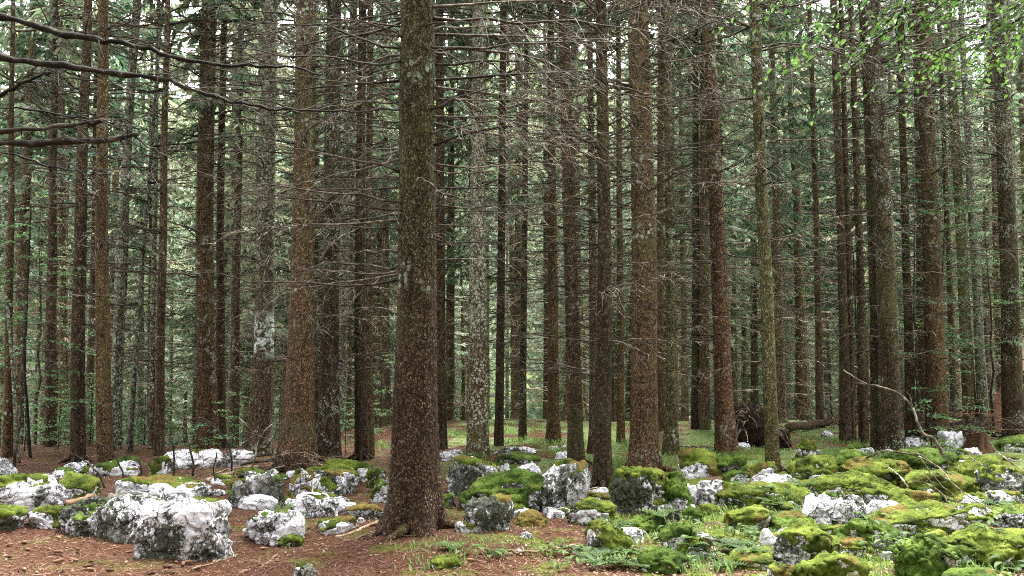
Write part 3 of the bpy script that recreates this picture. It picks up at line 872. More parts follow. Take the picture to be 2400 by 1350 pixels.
        for i in range(nwh):
            u = (i + 0.5) / nwh
            zz = base_z + spec['z0'] + (zt - base_z - spec['z0']) * u ** 0.85 + rg.uniform(-0.12, 0.12)
            for q in range(4):
                az = rg.random() * 6.283
                pr = rg.random()
                if pr < spec['long'] * (0.15 + 1.3 * u):
                    me = LIB_LONG[rg.integers(7)] if rg.random() < 0.85 or u < 0.45 else LIB_SPRAY[rg.integers(6)]
                    sc = rg.uniform(0.6, 0.95)
                elif pr < 0.34:
                    me, sc = LIB_SHORT[rg.integers(5)], rg.uniform(0.7, 1.3)
                else:
                    me, sc = LIB_MED[rg.integers(8)], rg.uniform(0.65, 1.25) * (0.7 + 0.4 * u)
                put(zz + rg.uniform(-0.05, 0.05), az, me, sc, rg.uniform(-0.16, 0.14))
    elif foot[1] >= 18:
        link('dead_branches', FAR_DEAD[idx % 4], t, (0, 0, 0), (0, 0, rg.random() * 6.28))
    if foot[1] > 16.5 and spec['pts'][-1][0] < 1950:
        c = link('crown', CROWNS[idx % 4], t, (float(smooth_interp(np.array([10.0]), z, x)[0]) - foot[0], 0, rg.uniform(-1.0, 1.2)), (0, 0, rg.random() * 6.28))


for i, s in enumerate(T):
    build_tree(s, i)


# ---------------------------------------------------------------- the deep forest: every trunk beyond, one tree each
def far_trees():
    rg = np.random.default_rng(77)
    pts = [(f[0], f[1]) for f, _h, _p, _r in NEAR_INFO]
    hs = sorted([(p, h) for _f, h, p, _r in NEAR_INFO])
    out = []
    tries = 0
    while len(out) < 250 and tries < 9000:
        tries += 1
        y = 20.5 + 42 * rg.random() ** 0.85
        x = rg.uniform(-1, 1) * (0.66 * y + 0.5)
        px = 1200 + F * x / y
        if not (-50 < px < 2450): continue
        if 1040 < px < 1800 and y < 25.5: continue
        md = 1.0 if y < 40 else 1.15
        if 1130 < px < 1320 and y < 60 and rg.random() < 0.6: continue
        if any((x - a) ** 2 + (y - c) ** 2 < md * md for a, c in pts): continue
        pts.append((x, y)); out.append((x, y, px))
    out.sort(key=lambda q: q[1])
    for k, (x, y, px) in enumerate(out):
        a = [h for p, h in hs if p <= px]
        c = [h for p, h in hs if p > px]
        if a and c: lab = f'far spruce seen between the {a[-1]} and the {c[0]}'
        elif a: lab = f'far spruce seen past the {a[-1]} at the picture margin'
        else: lab = f'far spruce seen outside the {c[0]} at the picture margin'
        t = thing('spruce_tree', lab, 'tree', (x, y, gz(x, y) - 0.05), rg.random() * 6.28, lab.replace('far spruce', 'far spruces'))
        t.rotation_euler = (R(rg.normal(0, 0.9)), R(rg.normal(0, 0.9)), rg.random() * 6.28)
        s = rg.uniform(0.55, 1.25)
        link('trunk', FAR_TRUNK[rg.choice(6, p=(.27, .1, .24, .16, .08, .15))], t, scale=(s, s, 1))
        link('dead_branches', FAR_DEAD[k % 4], t, rot=(0, 0, rg.random() * 6.28))
        zf = rg.uniform(-4.2, 0.2) if y > 32 else rg.uniform(-2.0, 0.6)
        ci = 4 if y > 42 and rg.random() < 0.75 else rg.integers(0, 4)
        if rg.random() < 0.72: link('crown', CROWNS[ci], t, (0, 0, zf), rot=(0, 0, rg.random() * 6.28), scale=(1.0 + 0.25 * rg.random(),) * 2 + (1.0,))


far_trees()


# the wood beyond, on the rising ground: one mass
def far_woods():
    rg = np.random.default_rng(5)
    b = MB()
    Q = []
    for i in range(680):
        y = rg.uniform(64, 138)
        x = rg.uniform(-1, 1) * (0.75 * y + 6)
        g = gz(x, y)
        H = rg.uniform(18, 34)
        r0 = rg.uniform(1.8, 3.2)
        nn = 560
        u = rg.random(nn) ** 1.25
        z = g + 0.4 + H * u
        rr = r0 * (1 - u) ** 0.7 * np.sqrt(rg.random(nn)) * (0.75 + 0.35 * np.sin(z * 3.1 + i))
        az = rg.random(nn) * 6.283
        o = np.stack([x + rr * np.cos(az), y + rr * np.sin(az), z], 1)
        d = np.stack([np.cos(az), np.sin(az), -rg.uniform(0.3, 1.3, nn)], 1)
        d /= np.linalg.norm(d, axis=1)[:, None]
        sd = np.cross(d, rg.normal(0, 1, (nn, 3))); sd /= np.linalg.norm(sd, axis=1)[:, None]
        ln = rg.uniform(0.5, 1.3, nn)[:, None]; w = rg.uniform(0.08, 0.2, nn)[:, None]
        Q.append(np.stack([o - sd * w * .4, o + d * ln * .5 - sd * w, o + d * ln, o + d * ln * .45 + sd * w], 1))
        if i % 2 == 0:
            b.tube([(x, y, g - .3), (x, y, g + H * .5), (x, y, g + H * .9)], (0.16, 0.11, 0.03), 5, mat=1)
    b.quads(np.concatenate(Q), 0)
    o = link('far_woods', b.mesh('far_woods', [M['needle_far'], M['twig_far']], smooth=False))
    tag(o, 'pale green wood on the slope beyond the trunks', None, None, 'stuff')


far_woods()
# ---------------------------------------------------------------- boulders
# (x0, y0, x1, y1 in the photo; moss 0..1, dark crust 0..2, blockiness p, ochre moss, label)
B = [
 (-40, 1066, 38, 1124, .05, 0, 3, 0, 'white round boulder at the picture edge beneath thin dark stems'),
 (-30, 1115, 142, 1212, .33, 1, 3.5, 0, 'white boulder with small moss pads and dark front facing the needle path'),
 (60, 1112, 112, 1140, .05, 0, 3, 0, 'pale grey stone lying on top behind the moss-padded white boulder'),
 (-60, 1187, 60, 1247, .72, 2, 3.5, .3, 'dark low boulder with flat moss top beside the bare needle ground'),
 (63, 1184, 160, 1242, .40, 0, 3, .3, 'small white-fronted rock with mossy back beside the dark low boulder'),
 (150, 1078, 214, 1118, .45, 0, 3, 0, 'white peaked rock with moss at the foot of the dark brown straight spruce'),
 (122, 1108, 232, 1170, .55, 0, 3, 0, 'half mossy white rock under bent bare twigs'),
 (230, 1074, 318, 1112, .55, 0, 2.6, 0, 'moss and white hump at the foot of the smooth tan spruce'),
 (352, 1066, 402, 1115, .80, 1, 2.6, 0, 'round green mossy rock touching the big flat white one'),
 (383, 1046, 520, 1102, .08, 0, 3.2, 0, 'big flat white rock before the knobbly brown spruce'),
 (510, 1050, 596, 1094, .15, 0, 3, 0, 'low white rock between bare twigs and the swept-foot spruce'),
 (150, 1148, 338, 1265, .22, 2, 3.2, 0, 'sloping white rock with mossy dark flank, outermost of the pale slab cluster'),
 (277, 1116, 488, 1192, .28, 1, 3.6, .8, 'long cracked white slab topped with ochre moss behind the pale cluster'),
 (230, 1143, 434, 1280, .10, 1, 3, 0, 'cracked white ridge in the middle of the pale slab cluster'),
 (410, 1158, 540, 1222, .15, 0, 3, .6, 'white cracked rock touching the front of the long ochre-topped slab'),
 (317, 1166, 555, 1322, .16, 1, 3.4, .5, 'largest white deeply cracked boulder at the front of the pale cluster'),
 (533, 1100, 662, 1192, .36, 2, 3.6, .3, 'upright white boulder with a moss sheet over its back'),
 (548, 1156, 652, 1200, .12, 0, 3, 0, 'low white pair-shaped rock at the foot of the upright moss-backed boulder'),
 (573, 1186, 714, 1280, .33, 1, 3, 0, 'rounded white boulder with dark hollow front and green moss cap'),
 (655, 1252, 708, 1282, .85, 1, 2.6, 0, 'small green mossy stone leaning on the rounded moss-capped boulder'),
 (663, 1092, 835, 1174, .66, 1, 3.2, .5, 'large mossy boulder at the flared foot of the broad red-brown spruce'),
 (735, 1077, 872, 1130, .78, 0, 3.4, .3, 'broad flat moss ledge before the two touching dusky trunks'),
 (690, 1154, 816, 1216, .12, 1, 3, 0, 'bare white rounded rock below the large mossy boulder'),
 (858, 1098, 912, 1142, .85, 0, 2.6, 0, 'bright green moss hump just beside the great central spruce'),
 (812, 1178, 908, 1218, .42, 1, 4, .8, 'flat shelf of pale stone with ochre moss near the great central spruce'),
 (866, 1132, 914, 1184, .55, 0, 3, 0, 'stacked pale and mossy stone tight against the great central spruce'),
 (738, 1214, 835, 1258, .45, 0, 3, .8, 'low flat stone with ochre moss pad on open needle ground'),
 (902, 1234, 928, 1258, .10, 1, 4, 0, 'small angular grey stone at the very foot of the great central spruce'),
 (836, 1212, 854, 1228, .05, 0, 3, 0, 'little white stone on the needles by the ochre moss shelf'),
 (686, 1318, 742, 1356, .55, 0, 2.6, 0, 'small white stone sunk in moss on the open needle ground'),
 (1028, 1052, 1085, 1082, .10, 0, 3, 0, 'pale flat rock just past the great central spruce, behind dark block'),
 (1030, 1068, 1174, 1166, .45, 2, 3.4, .3, 'dark-faced block with moss and white knobs next to the great central spruce'),
 (1150, 1044, 1258, 1070, .12, 1, 3.6, 0, 'stepped white rock at the top of the heap under the lichen-white spruce'),
 (1160, 1062, 1268, 1092, .50, 2, 3.4, .3, 'dark and mossy ledge under the stepped white rock'),
 (1238, 1072, 1382, 1200, .22, 2, 4, .7, 'big square boulder with white crown and dark pitted face'),
 (1172, 1084, 1270, 1140, .05, 0, 3.6, 0, 'smooth white slab wedged between the square boulder and the mossy slope'),
 (1073, 1098, 1276, 1204, .78, 1, 2.6, 0, 'mossy slanting boulder streaked with white, leaning on the square one'),
 (1075, 1156, 1214, 1252, .26, 2, 3, .8, 'white-topped dark boulder stained with ochre before the mossy slanting one'),
 (1208, 1202, 1280, 1236, .95, 0, 2.2, .6, 'low moss cushion on bare needles before the square boulder'),
 (1221, 1242, 1248, 1266, .05, 0, 3.4, 0, 'small white angular stone alone on the needle ground'),
 (1066, 1222, 1118, 1250, .35, 1, 3, 0, 'small pale flat stone below the ochre-stained dark boulder'),
 (1036, 1155, 1074, 1190, .62, 0, 2.6, .3, 'small mossy stone between the great central spruce and ochre-stained boulder'),
 (1330, 1172, 1456, 1230, .82, 0, 2.5, .3, 'yellow-green moss mound with a white shoulder beside the path'),
 (1370, 1216, 1472, 1300, .68, 2, 2.8, 0, 'black-hollowed mossy boulder at the edge of the green herbs'),
 (1012, 1305, 1082, 1334, .95, 0, 2.2, .3, 'flat yellow-green moss patch on the needles along the bottom'),
 (1300, 1058, 1336, 1076, .05, 0, 3, 0, 'white wedge stone at the foot of the leaning dark spruce'),
 (1282, 1044, 1310, 1056, .20, 0, 3, 0, 'tiny pale stone lying out on the green glade'),
 (1422, 1088, 1580, 1206, .74, 2, 3.4, .4, 'great mossy block with black overhung face before the massive russet spruce'),
 (1540, 1104, 1632, 1200, .74, 1, 2.8, .2, 'mossy shoulder of rock leaning against the great black-faced block'),
 (1592, 1049, 1700, 1122, .62, 1, 3, 0, 'moss-draped rock with a white rim at the foot of the rust-red spruce'),
 (1670, 1062, 1752, 1118, .85, 1, 2.8, 0, 'green moss hump just before the rust-red spruce'),
 (1696, 1102, 1754, 1138, .75, 1, 2.8, 0, 'small dark green mossy rock under the moss hump'),
 (1602, 1130, 1638, 1184, .08, 0, 3, 0, 'upright pale stone tucked between two mossy rocks'),
 (1634, 1121, 1736, 1190, .50, 1, 3, 0, 'rock half white and half moss beside the upright pale stone'),
 (1752, 1112, 1860, 1142, .12, 0, 4, 0, 'flat bare white slab at the foot of the yellow-olive spruce'),
 (1848, 1064, 1955, 1134, .82, 1, 2.6, 0, 'tall bushy-mossed rock past the yellow-olive spruce'),
 (1862, 1028, 1920, 1075, .80, 0, 2.8, 0, 'mossy tip of rock poking above the bushy-mossed one'),
 (1697, 1136, 1905, 1200, .80, 1, 3.2, .2, 'long moss-topped slab running across the boulder field'),
 (1686, 1186, 1806, 1246, .70, 2, 3, 0, 'low dark mossy block among leafy herbs'),
 (1870, 1141, 2025, 1250, .14, 0, 3.4, .3, 'pale cracked slab flank with hardly any moss in the boulder field'),
 (1800, 1216, 1968, 1340, .62, 1, 3, 0, 'front mossy boulder dotted with round white bare spots'),
 (1783, 1234, 1822, 1282, .10, 0, 3, 0, 'knobbly white stone stuck to the side of the white-spotted boulder'),
 (1474, 1205, 1562, 1256, .92, 0, 2.3, .2, 'grassy moss mound beside the black-hollowed boulder'),
 (1552, 1224, 1640, 1302, .66, 1, 2.8, 0, 'mossy boulder with a pale broken lower corner among herbs'),
 (1502, 1286, 1606, 1346, .85, 0, 2.6, 0, 'moss heap with few pale chips at the bottom among herbs'),
 (1543, 1182, 1602, 1226, .42, 2, 3, 0, 'small dark rock with white nose under the great mossy block'),
 (1602, 1192, 1646, 1228, .82, 1, 2.6, 0, 'small round moss ball of rock amid the herbs'),
 (1645, 1182, 1692, 1210, .60, 0, 2.8, 0, 'small flat rock, moss with a white edge, above the herbs'),
 (1798, 1324, 1874, 1372, .62, 0, 2.8, 0, 'mossy stone with white chip cut off by the bottom of the picture'),
 (1876, 1296, 2024, 1392, .92, 0, 2.6, 0, 'big soft moss dome at the bottom before the white-spotted boulder'),
 (1952, 1052, 2034, 1106, .88, 0, 2.5, 0, 'smooth moss hump on the grass behind the white-nosed ledge'),
 (1976, 1074, 2140, 1144, .70, 2, 3, 0, 'mossy ledge with white nose and black underside'),
 (1890, 1106, 2102, 1176, .88, 1, 2.5, .2, 'wide yellow-green moss dome in the middle of the boulder field'),
 (2012, 1046, 2050, 1066, .15, 1, 3, 0, 'small pale rock at the foot of the thick speckled spruce'),
 (2118, 1022, 2172, 1046, .10, 0, 3, 0, 'greyish white rock before the brushwood stem'),
 (2202, 1008, 2275, 1060, .18, 0, 5, 0, 'tall square white block beside the cut stump'),
 (2192, 1028, 2226, 1062, .70, 0, 2.8, 0, 'small moss rock against the tall square white block'),
 (2256, 1048, 2302, 1074, .05, 0, 3, 0, 'white stone lying below the cut stump'),
 (2326, 1022, 2440, 1060, .72, 0, 2.8, 0, 'moss bank with white flecks at the foot of the dark edge spruce'),
 (2072, 1052, 2236, 1106, .85, 1, 2.6, .2, 'broad moss swell crossed by the fallen bleached branch'),
 (2232, 1068, 2366, 1134, .62, 0, 3, 0, 'mossy rock with a white cracked middle beyond the thin red brush'),
 (2128, 1106, 2304, 1166, .86, 1, 3, .2, 'moss-covered low block beneath the thin red brush'),
 (2298, 1086, 2440, 1180, .55, 2, 3.4, 0, 'dark-sided tall boulder with patchy moss at the picture edge'),
 (2016, 1166, 2124, 1216, .10, 0, 3.4, 0, 'bare white slab with dark cracks joining the pale slab flank'),
 (2082, 1150, 2212, 1182, .88, 0, 2.6, .5, 'low ochre and green moss strip above the bare cracked slab'),
 (2042, 1176, 2264, 1256, .74, 0, 2.7, 0, 'large moss boulder with scattered white cracked windows'),
 (1974, 1214, 2106, 1294, .84, 0, 2.6, 0, 'moss bulge running down before the large windowed boulder'),
 (2232, 1182, 2336, 1226, .58, 0, 2.8, 0, 'mossy rock with white knob beneath red brush twigs'),
 (2328, 1196, 2440, 1272, .55, 1, 3, 0, 'edge boulder half moss half white cracked stone'),
 (2106, 1252, 2258, 1362, .90, 1, 2.6, 0, 'steep dark moss boulder at the bottom, smooth and without stone showing'),
 (2176, 1238, 2412, 1336, .80, 1, 2.7, 0, 'huge moss boulder with a bare white streak on its crown'),
 (2212, 1336, 2356, 1420, .95, 0, 2.5, 0, 'moss dome just peeping over the bottom under the huge boulder'),
 (1961, 1256, 1992, 1290, .85, 0, 2.5, 0, 'little mossy stone squeezed beside the white-spotted boulder'),
 (2360, 1120, 2450, 1175, .80, 1, 2.6, 0, 'mossy hummock at the picture edge below the dark-sided boulder'),
 (1330, 1046, 1362, 1060, .3, 0, 3, 0, 'small pale rock half hidden behind the leaning dark spruce'),
]

ICO = {}


def ico(sub):
    if sub not in ICO:
        bm = bmesh.new()
        bmesh.ops.create_icosphere(bm, subdivisions=sub, radius=1)
        ICO[sub] = (np.array([v.co[:] for v in bm.verts]), np.array([[v.index for v in f.verts] for f in bm.faces]))
        bm.free()
    return ICO[sub]


def vnormals(V, Fc):
    n = np.cross(V[Fc[:, 1]] - V[Fc[:, 0]], V[Fc[:, 2]] - V[Fc[:, 0]])
    out = np.zeros_like(V)
    for k in range(3):
        np.add.at(out, Fc[:, k], n)
    return out / (np.linalg.norm(out, axis=1)[:, None] + 1e-12)


ROCK_XY = []
SLOPE = {11: 0.22, 13: 0.18, 15: 0.12, 36: 0.25, 59: 0.3}


def build_rock(i, spec, group=None):
    x0, y0, x1, y1, moss, dark, p, ochre, label = spec
    rg = np.random.default_rng(3000 + i)
    cx = (x0 + x1) / 2
    front = on_ground(cx, y1)
    d = front[1]
    W = (x1 - x0) / F * depth_of(front)
    D = W * rg.uniform(0.70, 0.95)
    for _ in range(12):
        dc = d + D * 0.5
        W2 = W * dc / d * (1.15 if cx < 700 else 1.08 if cx < 1400 else 1.17)
        zc = gz(front[0], dc)
        top = at_depth(cx, y0, d + D * 0.42)[2]
        H = top - zc
        if H > 0.17 * W2 or D < 0.2 * W: break
        D *= 0.84
    H = max(H, 0.10 * W2)
    cxw = at_depth(cx, y1, dc)[0]
    V, Fc = ico(6 if (x1 - x0) > 150 else 5 if (x1 - x0) > 50 else 4)
    n = V.copy()
    r = 1 / (np.abs(n[:, 0]) ** p + np.abs(n[:, 1]) ** p + np.abs(n[:, 2]) ** p) ** (1 / p)
    p = 1.9 + (p - 1.9) * 0.75
    r = 1 / (np.abs(n[:, 0]) ** p + np.abs(n[:, 1]) ** p + np.abs(n[:, 2]) ** p) ** (1 / p)
    S = n * r[:, None]
    S[:, 2] = np.where(S[:, 2] > 0, np.tanh(S[:, 2] * 1.15) / 0.818, S[:, 2])
    th = rg.uniform(-0.25, 0.25)
    # facets: a few planes shear off corners
    for _ in range(6):
        m = rg.normal(0, 1, 3); m[2] = abs(m[2]) * 0.6
        m /= np.linalg.norm(m)
        off = rg.uniform(0.74, 1.0)
        e = S @ m - off
        S = S - np.outer(np.clip(e, 0, None) * 0.85, m)
    sh = rg.uniform(0, 50, 3)
    lump = fbm(S * 1.25 + sh, 10 + i, 3)
    lump2 = fbm(S * 3.1 + sh, 60 + i, 4)
    S = S * (1 + 0.15 * lump + 0.05 * lump2)[:, None]
    mx = np.abs(S[:, :2]).max(0)
    topz = S[:, 2].max()
    low = np.where(S[:, 2] < 0, 0.4, 1.0)
    P = np.stack([S[:, 0] / mx[0] * W2 / 2, S[:, 1] / mx[1] * D / 2, S[:, 2] / topz * H * low], 1)
    und = (0.06, 0.11, 0.17)[dark] * rg.uniform(0.7, 1.3) * min(1.0, H / W2 * 2.2)
    P[:, :2] *= (1 - und * (1 - sstep(0.0, 0.62 * H, P[:, 2])))[:, None]
    sl = SLOPE.get(i, rg.uniform(-0.22, 0.22))
    P[:, 2] *= 1 + sl * (np.clip(P[:, 0] / (W2 / 2), -1, 1) - abs(sl) / (sl or 1) * 0.6)
    # limestone knobs and clints in real metres
    nr = vnormals(P, Fc)
    k = 4.6 if W2 < 0.8 else 3.4
    wq = P + 0.12 * np.stack([fbm(P * 4 + 9.1, 7, 2), fbm(P * 4 + 3.3, 8, 2), fbm(P * 4 + 5.7, 9, 2)], 1)
    v1, v2 = voro(wq * np.array((k, k, k * 1.7)) + i * 3.7, 500 + i)
    v3, v4 = voro(wq * np.array((k, k, k * 1.5)) * 2.3 + i * 1.7, 540 + i)
    groove = (1 - sstep(0.0, 0.20, v2 - v1)) * np.clip(0.75 + fbm(P * 2.5 + sh, 21, 2), 0.1, 1.3) + 0.45 * (1 - sstep(0.0, 0.22, v4 - v3)) * np.clip(0.4 + fbm(P * 3 + sh, 22, 2), 0, 1)
    amp = min(0.065, 0.13 * min(W2, H * 1.5))
    P = P - nr * (groove * amp * 0.75)[:, None] + nr * (fbm(P * 9 + i, 70, 4) * amp * 0.28)[:, None]
    yaw = rg.uniform(-0.18, 0.18)
    root = thing('boulder', label, 'boulder', (cxw, dc, zc), yaw, group)
    me = bpy.data.meshes.new('stone')
    me.from_pydata(P.tolist(), [], Fc.tolist())
    me.materials.append(M['rock%d' % dark])
    me.polygons.foreach_set('use_smooth', np.ones(len(Fc), dtype=bool))
    link('stone', me, root)
    ROCK_XY.append((cxw, dc, W2 / 2, D / 2, H, zc))
    # moss carpet: follows the stone, thick on flat ground, ragged at its edge
    if moss > 0.07:
        nr = vnormals(P, Fc)
        # smoothed normal so the carpet bridges cracks
        ns = nr.copy()
        for _ in range(3):
            acc = np.zeros_like(ns)
            for a, b_ in ((0, 1), (1, 2), (2, 0)):
                np.add.at(acc, Fc[:, a], ns[Fc[:, b_]]); np.add.at(acc, Fc[:, b_], ns[Fc[:, a]])
            ns = acc / (np.linalg.norm(acc, axis=1)[:, None] + 1e-9)
        sc = 2.2 / max(W2, 0.45)
        f1 = fbm(P * sc * 1.3 + sh, 800 + i, 4)
        f2 = fbm(P * 9 + sh, 900 + i, 4)
        s = ns[:, 2] * 0.85 + 0.74 * f1 + 0.23 * f2 - (1.36 - 1.72 * moss)
        th_ = sstep(0.0, 0.45, s)
        off = np.where(s > 0, 0.004 + (0.006 + 0.017 * th_) * (0.75 + 0.35 * fbm(P * 16 + sh, 33, 3)) + groove * amp * 0.35 * th_ + 0.010 * th_ * fbm(P * 34 + sh, 35, 2), np.maximum(s * 0.16, -0.04))
        Q = P + ns * off[:, None]
        keep = (s[Fc] > -0.09).any(1)
        if keep.sum() > 8:
            fk = Fc[keep]
            mm = M['moss_o'] if ochre > 0.45 else (M['moss_d'] if rg.random() < 0.4 else M['moss'])
            lab_ = np.arange(len(P))          # separate pads of moss become separate parts
            while True:
                mn = lab_[fk].min(1)
                new = lab_.copy()
                for a in range(3):
                    np.minimum.at(new, fk[:, a], mn)
                new = new[new]
                if (new == lab_).all(): break
                lab_ = new
            fl = lab_[fk[:, 0]]
            ids, cnt = np.unique(fl, return_counts=True)
            for pad in ids[cnt > max(30, 0.05 * len(fk))]:
                fp = fk[fl == pad]
                used, inv = np.unique(fp, return_inverse=True)
                m2 = bpy.data.meshes.new('moss_carpet')
                m2.from_pydata(Q[used].tolist(), [], inv.reshape(-1, 3).tolist())
                m2.materials.append(mm)
                m2.polygons.foreach_set('use_smooth', np.ones(len(fp), dtype=bool))
                link('moss_carpet', m2, root)


for i, s in enumerate(B):
    build_rock(i, s)

# small rocks wedged in the gaps between the boulders
rgf = np.random.default_rng(414)
made = 0
for _ in range(2500):
    if made >= 84: break
    zone = ((20, 560, 1105, 1235), (560, 905, 1110, 1225), (1040, 1420, 1090, 1215), (1440, 2390, 1060, 1330), (1600, 2390, 1060, 1345), (1780, 2390, 1080, 1345))[rgf.integers(6)]
    px, py = rgf.uniform(zone[0], zone[1]), rgf.uniform(zone[2], zone[3])
    p = on_ground(px, py)
    w = rgf.uniform(0.16, 0.42) if px < 1400 else rgf.uniform(0.2, 0.6)
    if any(((p[0] - a) / (c + w * .3)) ** 2 + ((p[1] - b_) / (d_ + w * .3)) ** 2 < 1 for a, b_, c, d_, _h, _z in ROCK_XY): continue
    if not any(((p[0] - a) / (c + .55)) ** 2 + ((p[1] - b_) / (d_ + .6)) ** 2 < 1 for a, b_, c, d_, _h, _z in ROCK_XY): continue
    if any((p[0] - f[0]) ** 2 + (p[1] - f[1]) ** 2 < (r + w * .6 + .12) ** 2 for f, _h, _p, r in NEAR_INFO): continue
    wp = w / depth_of(p) * F
    mossy = rgf.uniform(0.1, 0.5) if px < 1400 else rgf.uniform(0.3, 0.9)
    lab = 'small pale low rock wedged in a gap between the white boulders' if px < 905 else ('small low rock wedged in a gap beside the dark-faced boulders' if px < 1430 else 'small low mossy rock wedged in a gap of the mossy boulder field')
    build_rock(300 + made, (px - wp / 2, py - wp * rgf.uniform(.3, .5), px + wp / 2, py, mossy, int(rgf.integers(0, 2)), 2.8, rgf.choice((0, .3, .6)), lab), lab.replace(' rock ', ' rocks '))
    made += 1
# ---------------------------------------------------------------- helpers for hand-drawn stems
def px_path(pts, Y0, Y1=None, sub=4):
    """photo points at a depth (or a run of depths) -> smooth world path"""
    Y1 = Y0 if Y1 is None else Y1
    n = len(pts)
    P = np.array([at_depth(p[0], p[1], Y0 + (Y1 - Y0) * i / max(n - 1, 1)) for i, p in enumerate(pts)])
    out = []
    for i in range(n - 1):
        p0, p1, p2, p3 = P[max(i - 1, 0)], P[i], P[i + 1], P[min(i + 2, n - 1)]
        for k in range(sub):
            t = k / sub
            out.append(0.5 * ((2 * p1) + (-p0 + p2) * t + (2 * p0 - 5 * p1 + 4 * p2 - p3) * t * t + (-p0 + 3 * p1 - 3 * p2 + p3) * t ** 3))
    out.append(P[-1])
    return np.array(out)


def wobble(P, amp, seed):
    rg = np.random.default_rng(seed)
    n = rg.normal(0, amp, P.shape)
    n[0] = 0
    return P + n


# ---------------------------------------------------------------- spruce outside the frame reaching in with heavy dark boughs
def side_spruce():
    base = np.array((-4.75, 6.2, gz(-4.75, 6.2)))
    t = thing('spruce_tree', 'spruce just outside the picture whose heavy dark bare boughs reach in', 'tree', tuple(base))
    b = MB()
    z = np.linspace(-0.2, 9, 24)
    b.tube(np.stack([0 * z, 0 * z, z], 1), 0.2 - 0.011 * np.clip(z, 0, 9) + 0.1 * np.exp(-np.clip(z, 0, 9) / 0.3), 20)
    link('trunk', b.mesh('trunk', M['dark']), t)

    def bough(pts, Y, w0, w1, subs=()):
        P = px_path(pts, Y)
        start = np.array((base[0], base[1], P[0][2] - 0.1 * (P[0][0] - base[0]) * 0.3))
        P = np.concatenate([[start], P]) - base
        P = wobble(P, 0.006, len(pts) * 7)
        b = MB()
        r = np.linspace(w0 * 1.3, w1 * 1.2, len(P)) / F * Y / 2
        r = r * (1 + 0.18 * np.random.default_rng(len(P) + len(subs)).normal(0, 1, len(P)))
        b.tube(P, r, 7)
        rg = np.random.default_rng(int(w0 * 10) + len(P))
        for _ in range(16):
            k = rg.integers(8, len(P) - 1)
            d = np.array((rg.uniform(0.1, 1), rg.normal(0, .5), rg.choice((-1, 1)) * rg.uniform(.1, .7))); L = rg.uniform(.05, .45)
            m = np.linspace(0, 1, 5)[:, None]
            b.tube(P[k] + d * L * m + np.array((0, 0, -.3 * L)) * m ** 2 + rg.normal(0, .008, (5, 3)), np.linspace(.0045, .002, 5), 4, cap=False)
        o = link('bough', b.mesh('bough', M['twig_dark']), t)
        for sp, sw in subs:
            q = px_path(sp, Y) - base
            q = wobble(q, 0.005, len(sp))
            m = MB()
            m.tube(q, np.linspace(sw, 1.6, len(q)) / F * Y / 2, 5)
            link('twig', m.mesh('twig', M['twig_dark']), o)

    bough([(-40, 35), (60, 52), (130, 76), (220, 92), (310, 104), (400, 130), (500, 150), (600, 154), (690, 160), (760, 178)], 6.0, 15, 3,
          [([(308, 104), (350, 140), (405, 175), (470, 200)], 5), ([(420, 132), (450, 155), (460, 163)], 3), ([(200, 86), (240, 60), (300, 48)], 3), ([(560, 153), (620, 175), (700, 186)], 3)])
    bough([(-40, 134), (60, 140), (150, 154), (240, 168), (330, 178), (395, 190), (450, 212), (520, 230), (610, 252), (700, 257), (830, 262)], 6.1, 15, 3,
          [([(330, 178), (380, 172), (412, 180), (450, 208), (500, 240)], 5), ([(100, 146), (60, 180), (20, 210)], 3), ([(230, 168), (300, 215), (380, 232)], 3), ([(700, 257), (760, 285), (830, 290)], 2.5)])
    bough([(-40, 306), (60, 304), (150, 298), (200, 290), (253, 283)], 5.9, 9, 7,
          [([(246, 286), (270, 318), (300, 350), (350, 385)], 4), ([(50, 306), (62, 340), (78, 362)], 3), ([(150, 298), (145, 312), (141, 318)], 4)])
    bough([(-40, 337), (80, 335), (160, 331), (240, 330), (290, 322), (322, 314)], 5.9, 13, 9,
          [([(312, 318), (350, 345), (392, 366), (440, 390), (485, 411), (560, 424)], 5), ([(232, 331), (235, 355), (236, 368)], 6), ([(118, 333), (160, 380), (215, 420), (240, 450)], 3)])
    bough([(-40, 240), (20, 214), (60, 195), (100, 175), (132, 164)], 6.2, 9, 3, [([(25, 212), (25, 195), (22, 190)], 3)])
    bough([(-40, 250), (70, 258), (190, 275), (280, 292)], 6.6, 5, 2)
    bough([(-40, 345), (60, 372), (130, 392), (240, 408)], 6.5, 5, 2)


side_spruce()

# ---------------------------------------------------------------- leaves
def leaf_quads(o, d, n, L, W, curl=0.15):
    """pointed oval leaves of 4 faces each: o base, d direction, n leaf normal (k x 3), L, W (k)"""
    s = np.cross(d, n)
    s /= np.linalg.norm(s, axis=1)[:, None] + 1e-9
    L = L[:, None]; W = W[:, None]
    m1 = o + d * L * 0.38 - n * L * curl * 0.10
    m2 = o + d * L * 0.72 - n * L * curl * 0.25
    tip = o + d * L - n * L * curl * 0.6
    up = n * W * 0.22
    q1 = np.stack([o, m1, m1 - s * W * 0.5 + up, o - s * W * 0.1], 1)
    A = np.stack([o, m1 + s * W * 0.5 + up, m2 + s * W * 0.4 + up * 0.8, m1], 1)
    Bq = np.stack([m1, m2 + s * W * 0.4 + up * 0.8, tip, m2], 1)
    C = np.stack([o, m1, m2 - s * W * 0.4 + up * 0.8, m1 - s * W * 0.5 + up], 1)
    D = np.stack([m1, m2, tip, m2 - s * W * 0.4 + up * 0.8], 1)
    return np.concatenate([A, Bq, C, D], 0), np.stack([A, Bq, C, D], 1)


